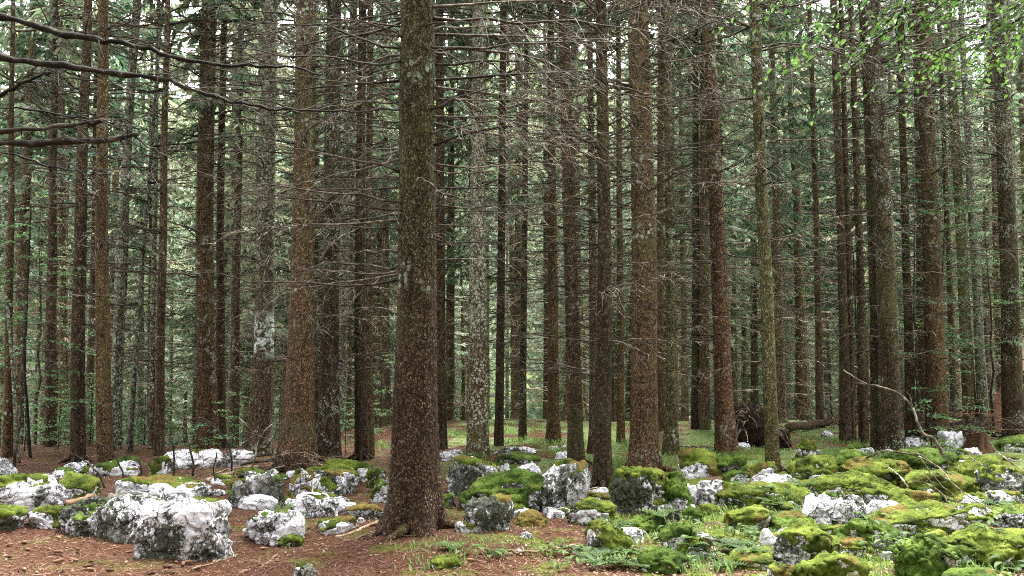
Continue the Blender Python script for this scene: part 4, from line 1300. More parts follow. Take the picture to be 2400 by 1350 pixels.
def add_leaves(b, o, d, n, L, W, mat=0):
    """welded per leaf so that each leaf is one island"""
    s = np.cross(d, n)
    s /= np.linalg.norm(s, axis=1)[:, None] + 1e-9
    Lk, Wk = L[:, None], W[:, None]
    up = n * Wk * 0.20
    pts = np.stack([o, o + d * Lk * .42 - n * Lk * .02, o + d * Lk * .74 - n * Lk * .05, o + d * Lk - n * Lk * .12,
                    o + d * Lk * .36 + s * Wk * .5 + up, o + d * Lk * .72 + s * Wk * .36 + up * .6,
                    o + d * Lk * .36 - s * Wk * .5 + up, o + d * Lk * .72 - s * Wk * .36 + up * .6], 1)
    k = len(o)
    b.v.append(pts.reshape(-1, 3).astype(np.float32))
    fs = []
    for i in range(k):
        j = b.n + i * 8
        fs += [[j, j + 4, j + 1], [j + 1, j + 4, j + 5, j + 2], [j + 2, j + 5, j + 3], [j, j + 1, j + 6], [j + 1, j + 2, j + 7, j + 6], [j + 2, j + 3, j + 7]]
    b.f += fs
    b.m += [mat] * len(fs)
    b.n += k * 8


def leaf_spray(b, P, rg, every, L, W, twl=0.0, up_t=0.5, lv=None):
    """alternate leaves along a twig P, roughly level; also side twigs"""
    seg = np.linalg.norm(np.diff(P, axis=0), axis=1)
    cum = np.concatenate([[0], np.cumsum(seg)])
    n = max(2, int(cum[-1] / every))
    u = np.linspace(0.12, 1, n) * cum[-1]
    o = np.stack([np.interp(u, cum, P[:, i]) for i in range(3)], 1)
    tg = np.gradient(o, axis=0)
    tg /= np.linalg.norm(tg, axis=1)[:, None] + 1e-9
    sd = np.cross(tg, (0, 0, 1.0))
    sd /= np.linalg.norm(sd, axis=1)[:, None] + 1e-9
    sg = np.where(np.arange(n) % 2 == 0, 1.0, -1.0)[:, None]
    d = tg * rg.uniform(0.25, 0.8, (n, 1)) + sd * sg * rg.uniform(0.5, 1.0, (n, 1)) + np.array((0, 0, 1.0)) * rg.uniform(-0.45, 0.15, (n, 1))
    d /= np.linalg.norm(d, axis=1)[:, None]
    nr = np.array((0, 0, 1.0)) + rg.normal(0, up_t, (n, 3))
    nr -= d * (nr * d).sum(1)[:, None]
    nr /= np.linalg.norm(nr, axis=1)[:, None]
    add_leaves(b, o, d, nr, L * rg.uniform(0.65, 1.2, n), W * rg.uniform(0.7, 1.15, n))


# ---------------------------------------------------------------- beech outside the frame whose leafy boughs hang in
def beech_tree():
    base = np.array((4.6, 5.6, gz(4.6, 5.6)))
    t = thing('beech_tree', 'beech just outside the picture with bright green leafy boughs hanging in from above', 'tree', tuple(base))
    b = MB()
    z = np.linspace(-0.2, 9, 20)
    b.tube(np.stack([0.1 * np.sin(z), 0 * z, z], 1), 0.13 - 0.008 * np.clip(z, 0, 9) + 0.05 * np.exp(-np.clip(z, 0, 9) / 0.25), 16)
    link('trunk', b.mesh('trunk', M['grey']), t)
    specs = [([(2560, -260), (2420, -190), (2260, -95), (2165, -2), (2130, 70), (2105, 120), (2060, 165), (2030, 190)], 5.0, 5.4, 8),
             ([(2560, -240), (2400, -160), (2240, -60), (2120, 20), (2030, 60), (1960, 118), (1935, 138)], 5.2, 5.0, 7),
             ([(2560, -270), (2380, -220), (2180, -120), (2040, -40), (1950, 0), (1878, 12)], 5.2, 4.8, 7),
             ([(2560, -40), (2470, 30), (2380, 90), (2290, 140), (2210, 185), (2150, 200)], 5.2, 5.6, 7),
             ([(2560, -120), (2460, -60), (2380, 0), (2310, 40), (2250, 60), (2190, 66)], 5.4, 5.0, 7),
             ([(2560, -180), (2450, -120), (2360, -60), (2290, -10), (2220, 20)], 5.0, 5.5, 6),
             ([(2560, 20), (2480, 90), (2420, 140), (2370, 170), (2330, 210)], 5.5, 5.9, 6),
             ([(2560, -90), (2500, -10), (2440, 60), (2400, 110), (2360, 140)], 5.0, 5.2, 6)]
    for i, (pts, Y0, Y1, w) in enumerate(specs):
        rg = np.random.default_rng(600 + i)
        P = px_path([(a, c - 70) for a, c in pts], Y0, Y1) - base
        P = np.concatenate([[np.array((0.0, 0, P[0][2] - 0.25))], P])
        P = wobble(P, 0.01, i)
        b = MB()
        b.tube(P, np.linspace(w * 1.6, 2.4, len(P)) / F * 5.2 / 2, 6)
        tw = []
        for k in range(6, len(P), 1):
            for sgn in (1, -1):
                if rg.random() < 0.36: continue
                dn = P[k] - P[k - 1]; dn /= np.linalg.norm(dn)
                sd = np.cross(dn, (0, 0, 1.0)); sd /= np.linalg.norm(sd)
                L = rg.uniform(0.22, 0.55)
                d = dn * rg.uniform(.4, .9) + sd * sgn * rg.uniform(.4, .9) + np.array((0, 0, rg.uniform(-.25, .15)))
                d /= np.linalg.norm(d)
                s = np.linspace(0, 1, 5)[:, None]
                q = P[k] + d * L * s + np.array((0, 0, -1.0)) * (0.25 * L * s ** 2) + rg.normal(0, .008, (5, 3))
                b.tube(q, np.linspace(.004, .0018, 5), 4, cap=False)
                tw.append(q)
        o = link('bough', b.mesh('bough', M['twig_dark']), t)
        lb = MB()
        for q in tw:
            leaf_spray(lb, q, rg, 0.048, 0.046, 0.029, up_t=0.5)
        leaf_spray(lb, P[6:], rg, 0.06, 0.046, 0.029, up_t=0.5)
        link('leaves', lb.mesh('leaves', M['beech']), o)


beech_tree()


# ---------------------------------------------------------------- beech saplings: slim stem, flat layers of leaves
def sapling_meshes(seed, H, z0, nbr, reach, L=0.065):
    rg = np.random.default_rng(seed)
    b, lb = MB(), MB()
    zz = np.linspace(-0.05, H, 12)
    wx = np.cumsum(rg.normal(0, 0.02 * H / 3, 12)); wx[:2] = 0
    wy = np.cumsum(rg.normal(0, 0.02 * H / 3, 12)); wy[:2] = 0
    st = np.stack([wx, wy, zz], 1)
    b.tube(st, np.linspace(0.006 + 0.005 * H, 0.004, 12), 6)
    for i in range(nbr):
        u = (i + rg.random()) / nbr
        z = z0 + (H - z0) * u
        o = np.array((np.interp(z, zz, wx), np.interp(z, zz, wy), z))
        az = rg.random() * 6.283
        R_ = reach * (1.05 - 0.65 * u) * rg.uniform(0.6, 1.15)
        s = np.linspace(0, 1, 6)[:, None]
        d = np.array((math.cos(az), math.sin(az), rg.uniform(0.0, 0.3)))
        q = o + d * R_ * s + np.array((0, 0, -0.22 * R_)) * s ** 2 + np.concatenate([np.zeros((1, 3)), rg.normal(0, 0.012, (5, 3))])
        b.tube(q, np.linspace(0.007, 0.0025, 6), 4, cap=False)
        leaf_spray(lb, q, rg, 0.055, L, L * 0.6, up_t=0.22)
        for k in range(2, 6):
            for sg in (1, -1):
                sd = np.cross(d, (0, 0, 1.0)) * sg
                dd = d * 0.7 + sd * 0.7
                l2 = R_ * rg.uniform(0.2, 0.42)
                q2 = q[k] + dd * l2 * np.linspace(0, 1, 4)[:, None] + np.array((0, 0, -0.12 * l2)) * np.linspace(0, 1, 4)[:, None] ** 2
                b.tube(q2, np.linspace(0.004, 0.002, 4), 3, cap=False)
                leaf_spray(lb, q2, rg, 0.055, L, L * 0.6, up_t=0.22)
    return b.mesh('stem', M['twig_dark']), lb.mesh('leaves', M['sapling'])


SAP = [sapling_meshes(1, 1.1, 0.15, 9, 0.6), sapling_meshes(2, 1.6, 0.3, 12, 0.75), sapling_meshes(3, 4.2, 1.0, 24, 1.25), sapling_meshes(4, 5.6, 1.6, 28, 1.5)]


def sapling(label, px, Y, kind, s=1.0, group=None, py=None):
    if py is not None:
        p = on_ground(px, py)
    else:
        p = at_depth(px, 900, Y); p[2] = gz(p[0], Y)
    t = thing('beech_sapling', label, 'sapling', (p[0], p[1], p[2] - 0.02), random.random() * 6.28, group or 'leafy beech saplings')
    t.scale = (s, s, s)
    link('stem', SAP[kind][0], t)
    link('leaves', SAP[kind][1], t)


for lab, px, Y, k, s in (
    ('leafy green sapling between the dark straight and smooth tan spruces', 215, 17.0, 1, 1.0),
    ('low pale green leafy sapling at the foot of the mottled grey-brown spruce', 140, 16.2, 0, 1.1),
    ('small leafy shoot beside the reddish edge spruce', 62, 16.4, 1, 0.8),
    ('small bright leafy shoot behind the round green mossy rock', 340, 18.2, 0, 1.1),
    ('small leafy sapling before the slim companion of the knobbly spruce', 548, 18.6, 1, 1.1),
    ('pale leafy sapling between the two dusky twins and the great central spruce', 893, 19.5, 1, 1.15),
    ('low leafy sapling in the gap past the white-patched spruce', 655, 19.0, 0, 1.0),
    ('low leafy shoot at the back edge of the glade near the slim olive spruce', 1140, 21.5, 0, 1.1),
    ('leafy sapling beside the pale slim spruce on the glade', 1478, 22.5, 0, 0.9),
    ('leafy shrub-like sapling between brush of the fallen log and hazel stem', 1945, 21.5, 1, 0.9),
    ('small green sapling standing over the tall square white block', 2178, 16.0, 0, 1.15),
    ('pale leafy sapling spreading over the brush pile', 2232, 17.6, 1, 1.0),
    ('tall thin sapling with layered leaves hanging by the left-out edge stems', 40, 14.0, 2, 1.0),
    ('tall layered green sapling behind the mottled grey-brown spruce', 88, 18.5, 3, 1.0),
    ('tall sapling spreading pale leaf layers behind the thick speckled spruce', 2150, 18.5, 3, 1.05),
    ('tall leafy sapling behind the chestnut spruce', 2215, 20.5, 3, 1.15),
    ('tall leafy sapling beside the dark edge spruce', 2325, 19.5, 3, 1.0),
    ('tall young beech with leaf layers high between smooth fused and joined stems', 2010, 22.0, 3, 1.25),
):
    sapling(lab.replace('left-out edge', 'picture edge'), px, Y, k, s)


rgs = np.random.default_rng(17)
made = 0
while made < 34:
    px, Y = rgs.uniform(-10, 930), rgs.uniform(15.2, 21.5)
    p = at_depth(px, 900, Y)
    if any((p[0] - f[0]) ** 2 + (Y - f[1]) ** 2 < (r + .3) ** 2 for f, _h, _p, r in NEAR_INFO): continue
    if any(((p[0] - a) / (c + .2)) ** 2 + ((Y - b_) / (d_ + .2)) ** 2 < 1 for a, b_, c, d_, _h, _z in ROCK_XY): continue
    sapling('knee-high leafy seedling among the trunks beyond the pale boulders', px, Y, int(rgs.integers(2)), rgs.uniform(.45, .95), 'leafy seedlings beyond the pale boulders')
    made += 1


def bare_stem(label, pts, Y0, Y1, w0, w1, mat='twig', subs=(), name='bare_sapling', cat='sapling', group=None, seed=0):
    P = px_path(pts, Y0, Y1)
    base = P[0].copy()
    t = thing(name, label, cat, tuple(base), 0, group)
    b = MB()
    P = wobble(P, 0.004, seed) - base
    b.tube(P, np.linspace(w0, w1, len(P)) / F * (Y0 + Y1) / 4, 6)
    link('stem', b.mesh('stem', M[mat]), t)
    for sp in subs:
        q = px_path(sp, (Y0 + Y1) / 2, (Y0 + Y1) / 2) - base
        m = MB()
        m.tube(wobble(q, 0.004, seed + 1), np.linspace(max(w1, 2.6), 1.5, len(q)) / F * Y0 / 2, 4)
        link('twig', m.mesh('twig', M[mat]), t)
    return t


def gY(px, py):
    return on_ground(px, py)[1]


bare_stem('long bare greenish sapling stem curving at the picture edge', [(44, 1085), (36, 960), (26, 820), (16, 700), (10, 560), (4, 430)], 14.5, 14.5, 11, 5, 'grey', seed=3)
bare_stem('thin dark bare sapling just inside the curving greenish one', [(72, 1085), (64, 960), (58, 860), (62, 730), (68, 600), (72, 480)], 15.5, 15.5, 8, 4, 'twig_dark', seed=4)
bare_stem('bare dark twig arching over the white-moss hump by the smooth tan spruce', [(292, 1128), (284, 1098), (270, 1070), (250, 1048), (229, 1036)], 13.0, 13.0, 5, 2.6, 'twig_dark', seed=5)
bare_stem('upright bent dark twig between hump and round green mossy rock', [(330, 1122), (331, 1098), (326, 1082), (316, 1072)], 13.0, 13.0, 5, 3, 'twig_dark', seed=6)
bare_stem('bare arching twig springing over the small mossy rock beside needle path', [(246, 1145), (232, 1112), (212, 1090), (186, 1072), (165, 1062)], 12.4, 12.4, 5, 2, 'twig_dark', [[(228, 1108), (226, 1130), (222, 1160)]], seed=7)
bare_stem('dark twig fork before the low white rock by the swept-foot spruce', [(452, 1115), (452, 1085), (440, 1030), (428, 985), (402, 950)], 12.6, 12.6, 6, 2.4, 'twig_dark', [[(440, 1032), (410, 1040), (385, 1062)], [(430, 990), (470, 980), (510, 1000)]], seed=8)
bare_stem('slim upright bare stem in front of the big flat white rock', [(406, 1120), (408, 1080), (405, 1040), (396, 1016)], 12.8, 12.8, 6, 3, 'twig_dark', [[(406, 1050), (430, 1020), (455, 1012)]], seed=9)
bare_stem('tall bare arching twig rising beside the upright moss-backed boulder', [(543, 1105), (541, 1060), (530, 1030), (500, 1000), (470, 985), (430, 980)], 12.2, 12.2, 5, 2, 'twig_dark', seed=10)
bare_stem('forked dead twig leaning on the foot of the swept-foot spruce', [(590, 1098), (600, 1060), (596, 1020), (580, 1000), (560, 978)], 12.6, 12.6, 5, 2.5, 'twig', [[(598, 1050), (620, 1010), (645, 990)], [(596, 1020), (575, 1035), (562, 1042)]], seed=11)
bare_stem('bare dead twig standing against the broad red-brown spruce foot', [(648, 1090), (632, 1040), (605, 1020), (578, 1012)], 12.5, 12.5, 5, 2.2, 'twig', [[(632, 1040), (650, 1000), (640, 975)]], seed=12)
bare_stem('short dark upright twig behind the upright moss-backed boulder', [(504, 1128), (500, 1100), (507, 1070), (506, 1058)], 12.4, 12.4, 4, 2, 'twig_dark', seed=13)
bare_stem('bent bleached branch arching down among the boulders near the brushwood stem',
          [(2215, 1072), (2190, 1030), (2165, 1018), (2148, 985), (2138, 955), (2110, 925), (2070, 908), (2030, 900), (2008, 898)], 12.8, 13.6, 8, 4, 'twig',
          [[(2140, 955), (2132, 930), (2125, 918)], [(2030, 900), (1998, 882), (1976, 866)]], 'fallen_branch', 'branch', seed=14)
bare_stem('fallen dark bleached branch lying in an arc over the broad moss swell', [(2030, 1074), (2062, 1060), (2085, 1056), (2120, 1062), (2155, 1066), (2190, 1090), (2230, 1112)], 12.0, 11.2, 6, 3, 'twig',
          [[(2150, 1064), (2165, 1085), (2200, 1130), (2240, 1165), (2265, 1180)]], 'fallen_branch', 'branch', seed=15)
for k, (lab, pts) in enumerate((
    ('long thin reddish brush twig slanting across the moss-covered low block', [(2345, 1205), (2290, 1175), (2240, 1140), (2200, 1095), (2155, 1070)]),
    ('reddish brush twig nearest the mossy ledge with white nose', [(2128, 1142), (2112, 1120), (2092, 1102), (2075, 1090)]),
    ('thin brush twig running from the edge boulder toward the red brush', [(2345, 1200), (2310, 1188), (2265, 1182), (2210, 1165), (2180, 1130), (2165, 1100)]),
    ('wispy red brush twig standing before the large moss boulder', [(2225, 1180), (2200, 1150), (2160, 1130), (2110, 1138)]),
    ('fine upright red brush twig over the mossy rock with white knob', [(2268, 1182), (2250, 1150), (2215, 1120), (2190, 1105)]),
    ('straight dry twig slanting over the dark-sided tall boulder', [(2420, 1122), (2380, 1092), (2345, 1065), (2325, 1045)]),
    ('dry twig reaching from the dark-sided boulder to the white-cracked mossy rock', [(2400, 1132), (2350, 1105), (2300, 1088), (2270, 1066), (2300, 1060)]),
)):
    Yb = 10.4 + 0.25 * k
    bare_stem(lab.replace('nearest the', 'next to the'), pts, Yb, Yb + 0.8, 3.8, 2, 'twig', name='dry_twig', cat='twig', group='thin twigs of the brush over the boulders', seed=20 + k)

# sticks and roots lying on the floor
for k, (lab, pts, w0, w1, mat) in enumerate((
    ('pale curved stick lying from the great central spruce over the needles', [(787, 1264), (820, 1256), (850, 1243), (880, 1232), (905, 1224)], 7, 9, 'stick'),
    ('thinner pale stick just below the curved one by the central spruce', [(800, 1276), (835, 1268), (865, 1254), (890, 1247)], 5, 4, 'stick'),
    ('long gently bowed stick lying across the open needles toward the herbs', [(1106, 1284), (1160, 1296), (1220, 1299), (1290, 1296), (1355, 1286)], 5, 7, 'stick'),
    ('reddish broken stick end lying behind the small white-fronted rock', [(150, 1186), (190, 1178), (222, 1170)], 13, 13, 'log_bark'),
    ('thin dry stick leaning on the sloping outermost white rock', [(166, 1216), (176, 1200), (190, 1184)], 4, 3, 'stick'),
    ('forked pale stick lying before the cracked largest white boulder', [(610, 1336), (628, 1322), (648, 1304)], 5, 4, 'stick'),
    ('dark slim stick lying on needles beside the yellow-green moss mound', [(1280, 1204), (1310, 1194), (1350, 1184)], 6, 3, 'root'),
    ('arched pale stick under the great black-faced mossy block', [(1436, 1182), (1460, 1182), (1490, 1190), (1520, 1206)], 4, 3, 'stick'),
    ('brown stick lying between moss dome and big soft moss boulder', [(1990, 1304), (2020, 1300), (2040, 1312)], 9, 6, 'stick'),
    ('slanted dry stick beside the pale cracked slab flank', [(1965, 1195), (1985, 1215), (1998, 1228)], 5, 4, 'stick'),
    ('straight thin stick on the bare ground at the lower picture corner', [(450, 1338), (500, 1322), (556, 1306)], 4, 3, 'stick'),
    ('dark branch lying before the flared red-brown spruce foot', [(560, 1122), (610, 1112), (660, 1104)], 12, 7, 'twig_dark'),
    ('long dark branch lying across needles behind the long cracked slab', [(476, 1134), (510, 1124), (548, 1112)], 12, 10, 'root'),
    ('long grey pole lying on the litter in front of the root plate', [(1590, 1048), (1640, 1050), (1690, 1052)], 5, 4, 'root'),
)):
    rgp = [on_ground(x, y) for x, y in pts]
    P = np.array(rgp)
    t = np.linspace(0, len(P) - 1, len(P) * 4)
    P = np.stack([np.interp(t, range(len(P)), P[:, i]) for i in range(3)], 1)
    Y = P[:, 1].mean()
    r = np.linspace(w0, w1, len(P)) / F * Y / 2
    P[:, 2] = ground_z(P[:, 0], P[:, 1]) + r * 0.6 + 0.012
    o = P[0].copy()
    P = wobble(P, 0.008, k) - o
    m = MB()
    m.tube(P, r, 7)
    tag(link('fallen_stick', m.mesh('fallen_stick', M[mat]), None, tuple(o)), lab, 'stick')
# ---------------------------------------------------------------- upturned root plate and its fallen log
def root_plate():
    c = on_ground(1765, 1052)
    Y = c[1]
    t = thing('uprooted_tree', 'upturned black root plate full of soil and pale roots behind the rust-red spruce', 'uprooted tree', tuple(c))
    s = depth_of(c) / F
    V, Fc = ico(5)
    n = V.copy()
    p = 2.6
    r = 1 / (np.abs(n[:, 0]) ** p + np.abs(n[:, 1]) ** p + np.abs(n[:, 2]) ** p) ** (1 / p)
    S = n * r[:, None]
    S = S * (1 + 0.35 * fbm(S * 1.7 + 4, 3, 3) + 0.30 * fbm(S * 5 + 1, 5, 4))[:, None]
    P = S * np.array((50 * s, 24 * s, 48 * s)) + np.array((0 * s, 0.25, 44 * s))
    me = bpy.data.meshes.new('root_plate')
    me.from_pydata(P.tolist(), [], Fc.tolist())
    me.materials.append(M['soil'])
    me.polygons.foreach_set('use_smooth', np.ones(len(Fc), dtype=bool))
    link('root_plate', me, t)
    # lower clod seen past the olive trunk
    P2 = S * np.array((20 * s, 16 * s, 19 * s)) + np.array((70 * s, 0.1, 20 * s))
    me = bpy.data.meshes.new('soil_clod')
    me.from_pydata(P2.tolist(), [], Fc.tolist())
    me.materials.append(M['soil'])
    link('soil_clod', me, t)
    rg = np.random.default_rng(4)
    for i in range(34):
        a = rg.uniform(-0.3, 3.5)
        rr = rg.uniform(0.4, 1.05)
        o = np.array((8 * s + 56 * s * rr * math.cos(a), -24 * s * (1.1 - 0.5 * rr), 48 * s + 50 * s * rr * math.sin(a)))
        d = np.array((math.cos(a) * rg.uniform(.2, 1), -rg.uniform(0.1, 0.8), math.sin(a) * rg.uniform(.1, 1) - 0.2)) + rg.normal(0, .4, 3)
        d /= np.linalg.norm(d)
        L = rg.uniform(18, 46) * s
        u = np.linspace(0, 1, 7)[:, None]
        q = o + d * L * u + np.array((0, 0, -0.5 * L)) * u ** 2 + np.cumsum(rg.normal(0, 0.03 * L, (7, 3)), 0)
        m = MB()
        m.tube(q, np.linspace(rg.uniform(2.0, 4.0), 1.0, 7) * s / 2 * 1.5, 5)
        link('root', m.mesh('root', M['root']), t)
    # the stem lying away behind, broken bark, with bare upright branches
    a0 = on_ground(1850, 1016); a1 = on_ground(2075, 985)
    ax = np.linspace(0, 1, 14)[:, None]
    q = a0 + (a1 - a0) * ax
    q[:, 2] = ground_z(q[:, 0], q[:, 1]) + 0.13 + 0.02 * np.sin(np.arange(14))
    q += rg.normal(0, 0.015, q.shape)
    m = MB()
    m.tube(q - c, np.linspace(0.10, 0.06, 14), 14)
    log = link('fallen_stem', m.mesh('fallen_stem', M['log_bark']), t)
    for i in range(26):
        k = rg.integers(1, 13)
        o = q[k] - c
        d = np.array((rg.normal(0, .8), rg.normal(0, .35), rg.uniform(0.15, 1.0)))
        d /= np.linalg.norm(d)
        L = rg.uniform(0.5, 1.35)
        u = np.linspace(0, 1, 6)[:, None]
        b = MB()
        p_ = o + d * L * u + np.cumsum(rg.normal(0, 0.02, (6, 3)), 0)
        b.tube(p_, np.linspace(0.014, 0.005, 6), 5)
        for _ in range(3):
            kk = rg.integers(1, 5)
            d2 = d + rg.normal(0, .6, 3); d2 /= np.linalg.norm(d2)
            b.tube([p_[kk], p_[kk] + d2 * L * .2, p_[kk] + d2 * L * .42 + rg.normal(0, .02, 3)], [0.007, 0.006, 0.004], 4)
        link('branch', b.mesh('branch', M['stick']), log)


root_plate()


# ---------------------------------------------------------------- brush pile of dead spruce boughs
def brush_pile(label, x0, x1, y0, y1, n, seed, mats):
    c = on_ground((x0 + x1) / 2, y1)
    s = depth_of(c) / F
    t = thing('brush_pile', label, 'brush pile', tuple(c))
    rg = np.random.default_rng(seed)
    W, H = (x1 - x0) * s, max(0.45, (y1 - y0) * s * 1.4)
    for i in range(n):
        b = MB()
        o = np.array((rg.uniform(-.5, .5) * W, rg.uniform(-0.1, 1.0), 0))
        o[2] = H * (1 - (2 * o[0] / W) ** 2) * rg.uniform(0.0, 0.8)
        az = rg.normal(0, 0.5) + (math.pi if rg.random() < .5 else 0)
        d = np.array((math.cos(az), math.sin(az), rg.uniform(-0.05, 0.35)))
        L = rg.uniform(0.5, 1.5)
        u = np.linspace(0, 1, 7)[:, None]
        q = o + d * L * u + np.array((0, 0, -0.28 * L)) * u ** 2 + np.cumsum(rg.normal(0, .02, (7, 3)), 0)
        b.tube(q, np.linspace(rg.uniform(.010, .024), .004, 7), 5)
        for k in range(1, 7):
            for sg in (1, -1):
                for _ in range(2):
                    dd = d * .6 + np.cross(d, (0, 0, 1.0)) * sg * rg.uniform(.4, 1) + rg.normal(0, .3, 3)
                    l2 = L * rg.uniform(.12, .32)
                    b.tube([q[k], q[k] + dd * l2 * .5, q[k] + dd * l2 + (0, 0, -.08)], [.006, .005, .003], 3, cap=False)
        link('branch', b.mesh('branch', M[mats[i % len(mats)]]), t)


brush_pile('dark reddish pile of dead boughs beyond the white block and stump', 2150, 2350, 965, 1030, 60, 8, ['twig_dark', 'log_bark', 'twig_dark', 'root'])
brush_pile('low tangle of dry red brushwood between the joined and speckled spruces', 2000, 2150, 960, 1005, 26, 9, ['log_bark', 'stick', 'twig_dark'])
brush_pile('low heap of dry twigs and litter beyond the stepped white rock', 540, 640, 1085, 1110, 12, 10, ['twig_dark', 'root', 'stick'])


# ---------------------------------------------------------------- stump, leaning peeled trunk
def stump():
    c = on_ground(2292, 1058)
    s = depth_of(c) / F
    t = thing('tree_stump', 'rotten orange-topped cut stump beside the tall square white block', 'stump', tuple(c))
    rg = np.random.default_rng(3)
    k = 26
    a = np.linspace(0, 6.283, k, endpoint=False)
    zs = np.array((-0.1, 0.02, 0.1, 0.2, 0.28)) * 1.15
    rs = np.array((34, 30, 24, 21, 20)) * s
    lob = 1 + 0.16 * np.cos(a * 4 + 1) + 0.1 * np.cos(a * 7)
    V = []
    for z, r in zip(zs, rs):
        rr = r * (1 + (lob - 1) * (1.4 if z < .15 else .6))
        V.append(np.stack([rr * np.cos(a), rr * np.sin(a), np.full(k, z) + rg.normal(0, .006, k) + (0.04 * np.cos(a + 2) if z > .3 else 0)], 1))
    b = MB()
    f = [(i * k + j, i * k + (j + 1) % k, (i + 1) * k + (j + 1) % k, (i + 1) * k + j) for i in range(4) for j in range(k)]
    b.add(np.concatenate(V), f)
    link('bark', b.mesh('bark', M['stumpbark']), t)
    b = MB()
    top = V[-1] * np.array((.97, .97, 1)) + np.array((0, 0, .004))
    b.add(np.concatenate([top, [top.mean(0) + (0, 0, .01)]]), [(j, (j + 1) % k, k) for j in range(k)])
    link('cut_face', b.mesh('cut_face', M['cutwood']), t)


stump()


def leaning_trunk():
    Y = 20.5
    P = px_path([(2322, 1010), (2345, 950), (2372, 890), (2398, 830), (2425, 770)], Y, Y)
    base = P[0].copy()
    t = thing('leaning_trunk', 'snapped reddish trunk with peeled pinkish wood leaning behind the dark edge spruce', 'dead tree', tuple(base))
    n = len(P)
    b = MB()
    b.tube(P[:n // 2 + 1] - base, np.linspace(0.20, 0.15, n // 2 + 1), 16)
    link('lower_trunk', b.mesh('lower_trunk', M['redwood']), t)
    b = MB()
    k = n // 2 - 1
    b.tube(P[k:] - base, np.linspace(0.145, 0.13, n - k), 16)
    link('peeled_wood', b.mesh('peeled_wood', M['peeled']), t)


leaning_trunk()


# ---------------------------------------------------------------- loose stones
for k, (lab, px, py, w) in enumerate((
    ('small white stone beside the log of the uprooted tree', 1938, 1022, 26), ('white stone at the base of the root plate', 1742, 1052, 30),
    ('pale pebble-like stone on the far glade near the ginger-brown spruce', 1325, 1052, 20), ('white stone behind the two joined spruces', 2062, 1018, 34),
    ('small white stone in litter by the white-spotted boulder', 1745, 1294, 20), ('little tan-white stone on needles before the moss mound', 1216, 1292, 12),
    ('small white chip beside the upright pale stone', 1588, 1172, 18), ('white flat stone by the thick speckled spruce foot', 2118, 1046, 30),
)):
    p = on_ground(px, py)
    s = depth_of(p) / F * w / 2
    V, Fc = ico(3)
    S = V * (1 + 0.3 * fbm(V * 1.6 + k * 3, k, 3))[:, None] * np.array((1, .8, .62))
    me = bpy.data.meshes.new('stone')
    me.from_pydata((S * s).tolist(), [], Fc.tolist())
    me.materials.append(M['rock0'])
    me.polygons.foreach_set('use_smooth', np.ones(len(Fc), dtype=bool))
    tag(link('loose_stone', me, None, (p[0], p[1], p[2] + s * .3)), lab, 'stone')


# ---------------------------------------------------------------- spruce cones on the bare needle ground
def cone_mesh(seed):
    rg = np.random.default_rng(seed)
    n, k = 18, 14
    u = np.linspace(0, 1, n)
    r = 0.018 * np.sin(np.pi * np.clip(u * .93 + .05, 0, 1)) ** .7
    V = []
    for i in range(n):
        a = np.linspace(0, 6.283, k, endpoint=False) + i * 0.22
        rr = r[i] * (1 + 0.20 * ((np.arange(k) + i) % 2))
        V.append(np.stack([np.full(k, 0.125 * u[i]) + 0.004 * ((np.arange(k) + i) % 2), rr * np.cos(a), rr * np.sin(a)], 1))
    b = MB()
    f = [(i * k + j, i * k + (j + 1) % k, (i + 1) * k + (j + 1) % k, (i + 1) * k + j) for i in range(n - 1) for j in range(k)]
    f += [tuple(range(k))[::-1], tuple((n - 1) * k + j for j in range(k))]
    b.add(np.concatenate(V), f)
    return b.mesh('spruce_cone', M['cone'])


CONES = [cone_mesh(1), cone_mesh(2)]
rg = np.random.default_rng(31)
cp = [(112, 1290), (50, 1275), (70, 1293), (150, 1340), (200, 1338), (265, 1283), (293, 1300), (330, 1307), (193, 1334), (220, 1320), (380, 1332), (405, 1330), (247, 1341), (60, 1340), (85, 1345), (160, 1318),
      (560, 1292), (690, 1302), (880, 1342), (760, 1280), (1094, 1316), (1840, 1340), (1845, 1348), (560, 1348), (470, 1335), (30, 1310), (130, 1262), (325, 1280)]
cp += [(float(rg.uniform(0, 620)), float(rg.uniform(1265, 1348))) for _ in range(26)]
for px, py in cp:
    p = on_ground(px, py)
    if any(abs(p[0] - a) < c * .95 and abs(p[1] - b_) < d_ * .95 for a, b_, c, d_, _h, _z in ROCK_XY): continue
    o = link('spruce_cone', CONES[rg.integers(2)], None, (p[0], p[1], p[2] + 0.022), (rg.random() * 6, rg.normal(0, .12), rg.normal(0, .7) + (3.14 if rg.random() < .5 else 0)), rg.uniform(0.6, 0.9))
    tag(o, 'brown spruce cone lying on the open needle floor', 'cone', 'fallen spruce cones')


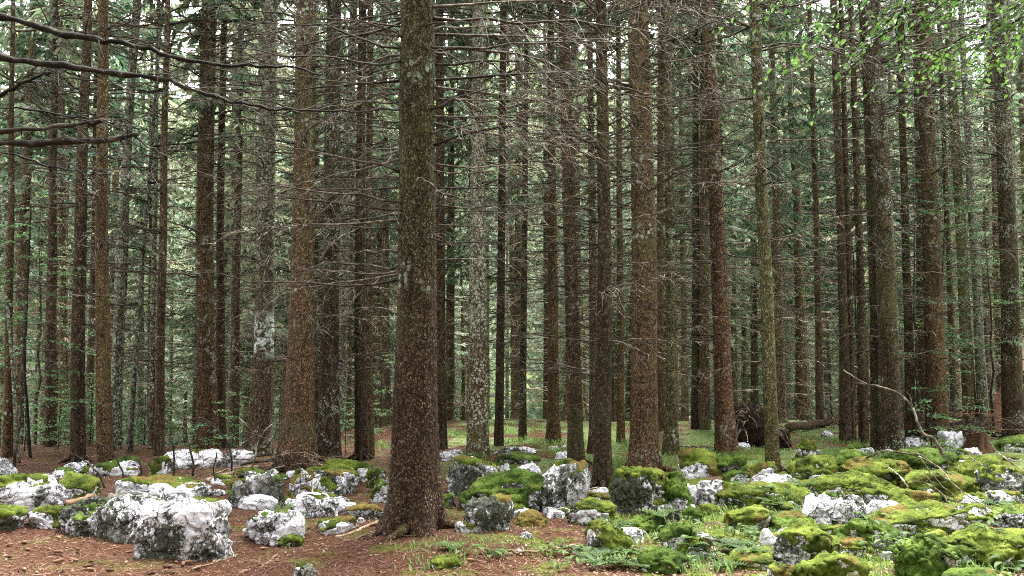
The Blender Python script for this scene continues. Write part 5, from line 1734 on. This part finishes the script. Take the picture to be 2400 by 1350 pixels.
# ---------------------------------------------------------------- herbs among the boulders
def herb_mesh(seed, kind):
    rg = np.random.default_rng(seed)
    b = MB(); st = MB()
    if kind == 'rosette':
        n = 9
        az = np.linspace(0, 6.283, n, endpoint=False) + rg.normal(0, .3, n)
        for a in az:
            h = rg.uniform(.05, .16); r = rg.uniform(.05, .12)
            q = np.array([(0, 0, 0), (r * .5 * math.cos(a), r * .5 * math.sin(a), h * .7), (r * math.cos(a), r * math.sin(a), h)])
            st.tube(q, [.0035, .003, .0025], 4)
            d = np.array([(math.cos(a), math.sin(a), rg.uniform(-.3, .35))]); d /= np.linalg.norm(d)
            nn = np.array([(-.3 * math.cos(a), -.3 * math.sin(a), 1.0)]); nn -= d * (nn * d).sum(); nn /= np.linalg.norm(nn)
            add_leaves(b, q[-1:], d, nn, np.array([rg.uniform(.09, .16)]), np.array([rg.uniform(.05, .085)]))
    else:
        n = 6
        for i in range(n):
            a = rg.random() * 6.283
            L = rg.uniform(.22, .42)
            u = np.linspace(0, 1, 9)[:, None]
            q = np.array((math.cos(a) * .8, math.sin(a) * .8, .9)) * L * u + np.array((math.cos(a) * .3, math.sin(a) * .3, -.65)) * L * u ** 2
            st.tube(q, np.linspace(.004, .0015, 9), 4, cap=False)
            tg = np.gradient(q, axis=0); tg /= np.linalg.norm(tg, axis=1)[:, None]
            sd = np.cross(tg, (0, 0, 1.0)); sd /= np.linalg.norm(sd, axis=1)[:, None]
            for sg in (1, -1):
                d = tg * .35 + sd * sg; d /= np.linalg.norm(d, axis=1)[:, None]
                nn = np.cross(d, tg) * -sg; nn /= np.linalg.norm(nn, axis=1)[:, None]
                ln = .11 * np.sin(np.pi * np.clip(u[:, 0] * .85 + .13, 0, 1))
                add_leaves(b, q[1:], d[1:], nn[1:], ln[1:], ln[1:] * .34)
    return st.mesh('stalks', M['herb']), b.mesh('leaves', M['herb'])


HERB = [herb_mesh(1, 'rosette'), herb_mesh(2, 'rosette'), herb_mesh(3, 'frond'), herb_mesh(4, 'frond')]
rg = np.random.default_rng(55)
for lab, reg, n in (
    ('green leafy herb growing in the litter below the low dark mossy block', (1600, 1225, 1780, 1335), 22),
    ('green leafy herb between the black-hollowed boulder and the bottom moss heap', (1270, 1285, 1500, 1345), 16),
    ('green leafy herb sprouting on the long moss-topped slab', (1720, 1165, 1870, 1215), 13),
    ('green leafy herb beside the edge boulder below the red brush', (2290, 1150, 2360, 1200), 4),
    ('green leafy herb between the pale cracked slab and windowed moss boulder', (1985, 1240, 2090, 1320), 5),
    ('sparse green herb on the bare needles before the central spruce', (975, 1290, 1190, 1345), 5),
    ('green herb tucked at the foot of the great central spruce', (925, 1205, 1010, 1222), 2),
    ('green herb in the gap below the tall bushy-mossed rock', (1840, 1112, 1900, 1150), 3),
    ('green herb at the lower corner by the huge moss boulder', (2110, 1300, 2400, 1348), 5),
    ('green herb in the gaps under the great mossy block', (1500, 1230, 1640, 1300), 6),
):
    x0, y0, x1, y1 = reg
    for _ in range(n):
        p = on_ground(rg.uniform(x0, x1), rg.uniform(y0, y1))
        z = p[2]
        for a, b_, c, d_, h_, z_ in ROCK_XY:
            e = ((p[0] - a) / c) ** 2 + ((p[1] - b_) / d_) ** 2
            if e < 0.8: z = max(z, z_ + h_ * (1 - e) ** .35 * .85)
        t = thing('leafy_herb', lab, 'herb', (p[0], p[1], z), rg.random() * 6.28, lab)
        s = rg.uniform(.45, 0.95)
        t.scale = (s, s, s)
        h = HERB[rg.integers(4)]
        link('stalks', h[0], t); link('leaves', h[1], t)


# ---------------------------------------------------------------- grass
def grass():
    rg = np.random.default_rng(66)
    zones = [((1035, 996, 1480, 1095), 7000, .17), ((1440, 1010, 1860, 1110), 5000, .14), ((1880, 1020, 2120, 1075), 2600, .15), ((860, 1030, 960, 1100), 700, .2),
             ((1380, 1195, 1720, 1345), 1500, .16), ((1700, 1150, 2000, 1250), 1200, .15), ((1990, 1180, 2390, 1345), 1000, .14), ((640, 1180, 720, 1240), 200, .16),
             ((2150, 990, 2400, 1060), 900, .15), ((960, 1270, 1300, 1345), 220, .12), ((500, 1180, 980, 1340), 160, .10)]
    V = []
    for (x0, y0, x1, y1), n, h in zones:
        px = rg.uniform(x0, x1, n); py = rg.uniform(y0, y1, n)
        d = np.stack([(px - 1200) / F, CP - (675 - py) / F * SP, SP + (675 - py) / F * CP], 1)
        p = np.array((0, 0, CAM_Z)) + d * (-CAM_Z / d[:, 2])[:, None]
        cl = fbm(np.stack([p[:, 0] * 1.1, p[:, 1] * 1.1, 0 * px], 1), 12, 3)
        p = p[cl > 0.02]
        n = len(p)
        p[:, 2] = ground_z(p[:, 0], p[:, 1])
        for a, b_, c, d_, h_, z_ in ROCK_XY:
            e = ((p[:, 0] - a) / c) ** 2 + ((p[:, 1] - b_) / d_) ** 2
            p = p[e > 0.75]
        n = len(p)
        az = rg.random(n) * 6.283
        hh = h * 0.62 * rg.uniform(.4, 1.3, n)
        ln = np.stack([np.cos(az), np.sin(az), 0 * az], 1) * (hh * rg.uniform(.1, .7, n))[:, None]
        sd = np.stack([-np.sin(az), np.cos(az), 0 * az], 1) * (0.0055 + 0.004 * rg.random(n))[:, None]
        up = np.array((0, 0, 1.0)) * hh[:, None]
        V.append(np.stack([p - sd, p + sd, p + sd * .7 + ln * .4 + up * .65, p + ln + up], 1))
    b = MB()
    b.quads(np.concatenate(V))
    o = link('grass', b.mesh('grass', M['grass'], smooth=False))
    tag(o, 'fine green grass on the glade and between boulders', None, None, 'stuff')


grass()


# ---------------------------------------------------------------- litter: needles, twig bits and fallen leaves
def litter():
    rg = np.random.default_rng(88)

    def sample(n, y0=7.2, y1=19.0, xr=0.66):
        y = y0 + (y1 - y0) * rg.random(n) ** 1.6
        x = rg.uniform(-1, 1, n) * (xr * y)
        return x, y

    n = 60000
    x, y = sample(n)
    m = x < 1.2 + rg.normal(0, .9, n)
    x, y = x[m], y[m]; n = len(x)
    z = ground_z(x, y) + 0.004 + 0.018 * rg.random(n)
    z += (sstep(5, 7, y) * (1 - sstep(22, 30, y))) * fbm(np.stack([x * 2.2, y * 2.2, 0 * x], 1), 91, 4) * 0.035
    az = rg.random(n) * 6.283
    L = rg.uniform(.010, .032, n) * np.where(rg.random(n) < .09, 3.2, 1.0)
    W = rg.uniform(.0018, .0050, n)
    tz = rg.normal(0, .22, n)
    d = np.stack([np.cos(az), np.sin(az), tz], 1) * L[:, None]
    s = np.stack([-np.sin(az), np.cos(az), rg.normal(0, .3, n)], 1) * W[:, None]
    o = np.stack([x, y, z], 1)
    b = MB()
    b.quads(np.stack([o - d - s, o + d * .9 - s * .6, o + d + s * .6, o - d * .9 + s], 1))
    tag(link('needle_litter', b.mesh('needle_litter', M['litter_a'], smooth=False)), 'reddish brown needle and twig litter on the bare ground', None, None, 'stuff')
    n = 22000
    x, y = sample(n, 7.2, 16)
    m = (x > 0.6 + rg.normal(0, .9, n)) | (rg.random(n) < .12)
    x, y = x[m], y[m]; n = len(x)
    z = ground_z(x, y) + 0.006 + 0.02 * rg.random(n)
    z += (sstep(5, 7, y)) * fbm(np.stack([x * 2.2, y * 2.2, 0 * x], 1), 91, 4) * 0.035
    az = rg.random(n) * 6.283
    d = np.stack([np.cos(az), np.sin(az), rg.normal(0, .25, n)], 1)
    d /= np.linalg.norm(d, axis=1)[:, None]
    nn = np.array((0, 0, 1.0)) + rg.normal(0, .35, (n, 3))
    nn -= d * (nn * d).sum(1)[:, None]; nn /= np.linalg.norm(nn, axis=1)[:, None]
    b = MB()
    s = np.cross(d, nn)
    L = rg.uniform(.022, .045, n)[:, None]; W = L * .32
    o = np.stack([x, y, z], 1)
    b.quads(np.stack([o - d * L * .5, o + s * W + nn * W * .3, o + d * L * .5, o - s * W + nn * W * .3], 1))
    tag(link('leaf_litter', b.mesh('leaf_litter', M['litter_b'], smooth=False)), 'dry tan fallen leaves scattered among the mossy boulders', None, None, 'stuff')


litter()
# ---------------------------------------------------------------- light
w = bpy.data.worlds.new('World')
scene.world = w
w.use_nodes = True
nt = w.node_tree
nt.nodes.clear()
sky = nt.nodes.new('ShaderNodeTexSky')
sky.sky_type = 'NISHITA'
sky.sun_disc = False
SUN_EL, SUN_AZ = R(67), R(20)          # high, beyond the trees, a little to the side
sky.sun_elevation = SUN_EL
sky.sun_rotation = SUN_AZ
sky.air_density = 1.0
sky.dust_density = 3.0
hs = nt.nodes.new('ShaderNodeHueSaturation')
hs.inputs['Saturation'].default_value = 0.08
bg = nt.nodes.new('ShaderNodeBackground')
bg.inputs['Strength'].default_value = 0.15
ow = nt.nodes.new('ShaderNodeOutputWorld')
nt.links.new(sky.outputs[0], hs.inputs['Color'])
nt.links.new(hs.outputs[0], bg.inputs['Color'])
nt.links.new(bg.outputs[0], ow.inputs['Surface'])

sl = bpy.data.lights.new('sun', 'SUN')
sl.energy = 3.0
sl.angle = R(22)
sl.color = (1.0, 0.97, 0.93)
so = bpy.data.objects.new('sun', sl)
dirv = Vector((math.sin(SUN_AZ) * math.cos(SUN_EL), math.cos(SUN_AZ) * math.cos(SUN_EL), math.sin(SUN_EL)))
so.rotation_euler = dirv.to_track_quat('Z', 'Y').to_euler()
so.location = (0, 0, 30)
COL.objects.link(so)

scene.view_settings.view_transform = 'Standard'
scene.view_settings.look = 'None'
scene.view_settings.exposure = 2.65
scene.view_settings.gamma = 1.0
scene.view_settings.use_curve_mapping = False
cy = scene.cycles
cy.max_bounces = 6
cy.diffuse_bounces = 4
cy.glossy_bounces = 2
cy.transmission_bounces = 4
cy.use_denoising = False
cy.filter_width = 1.1
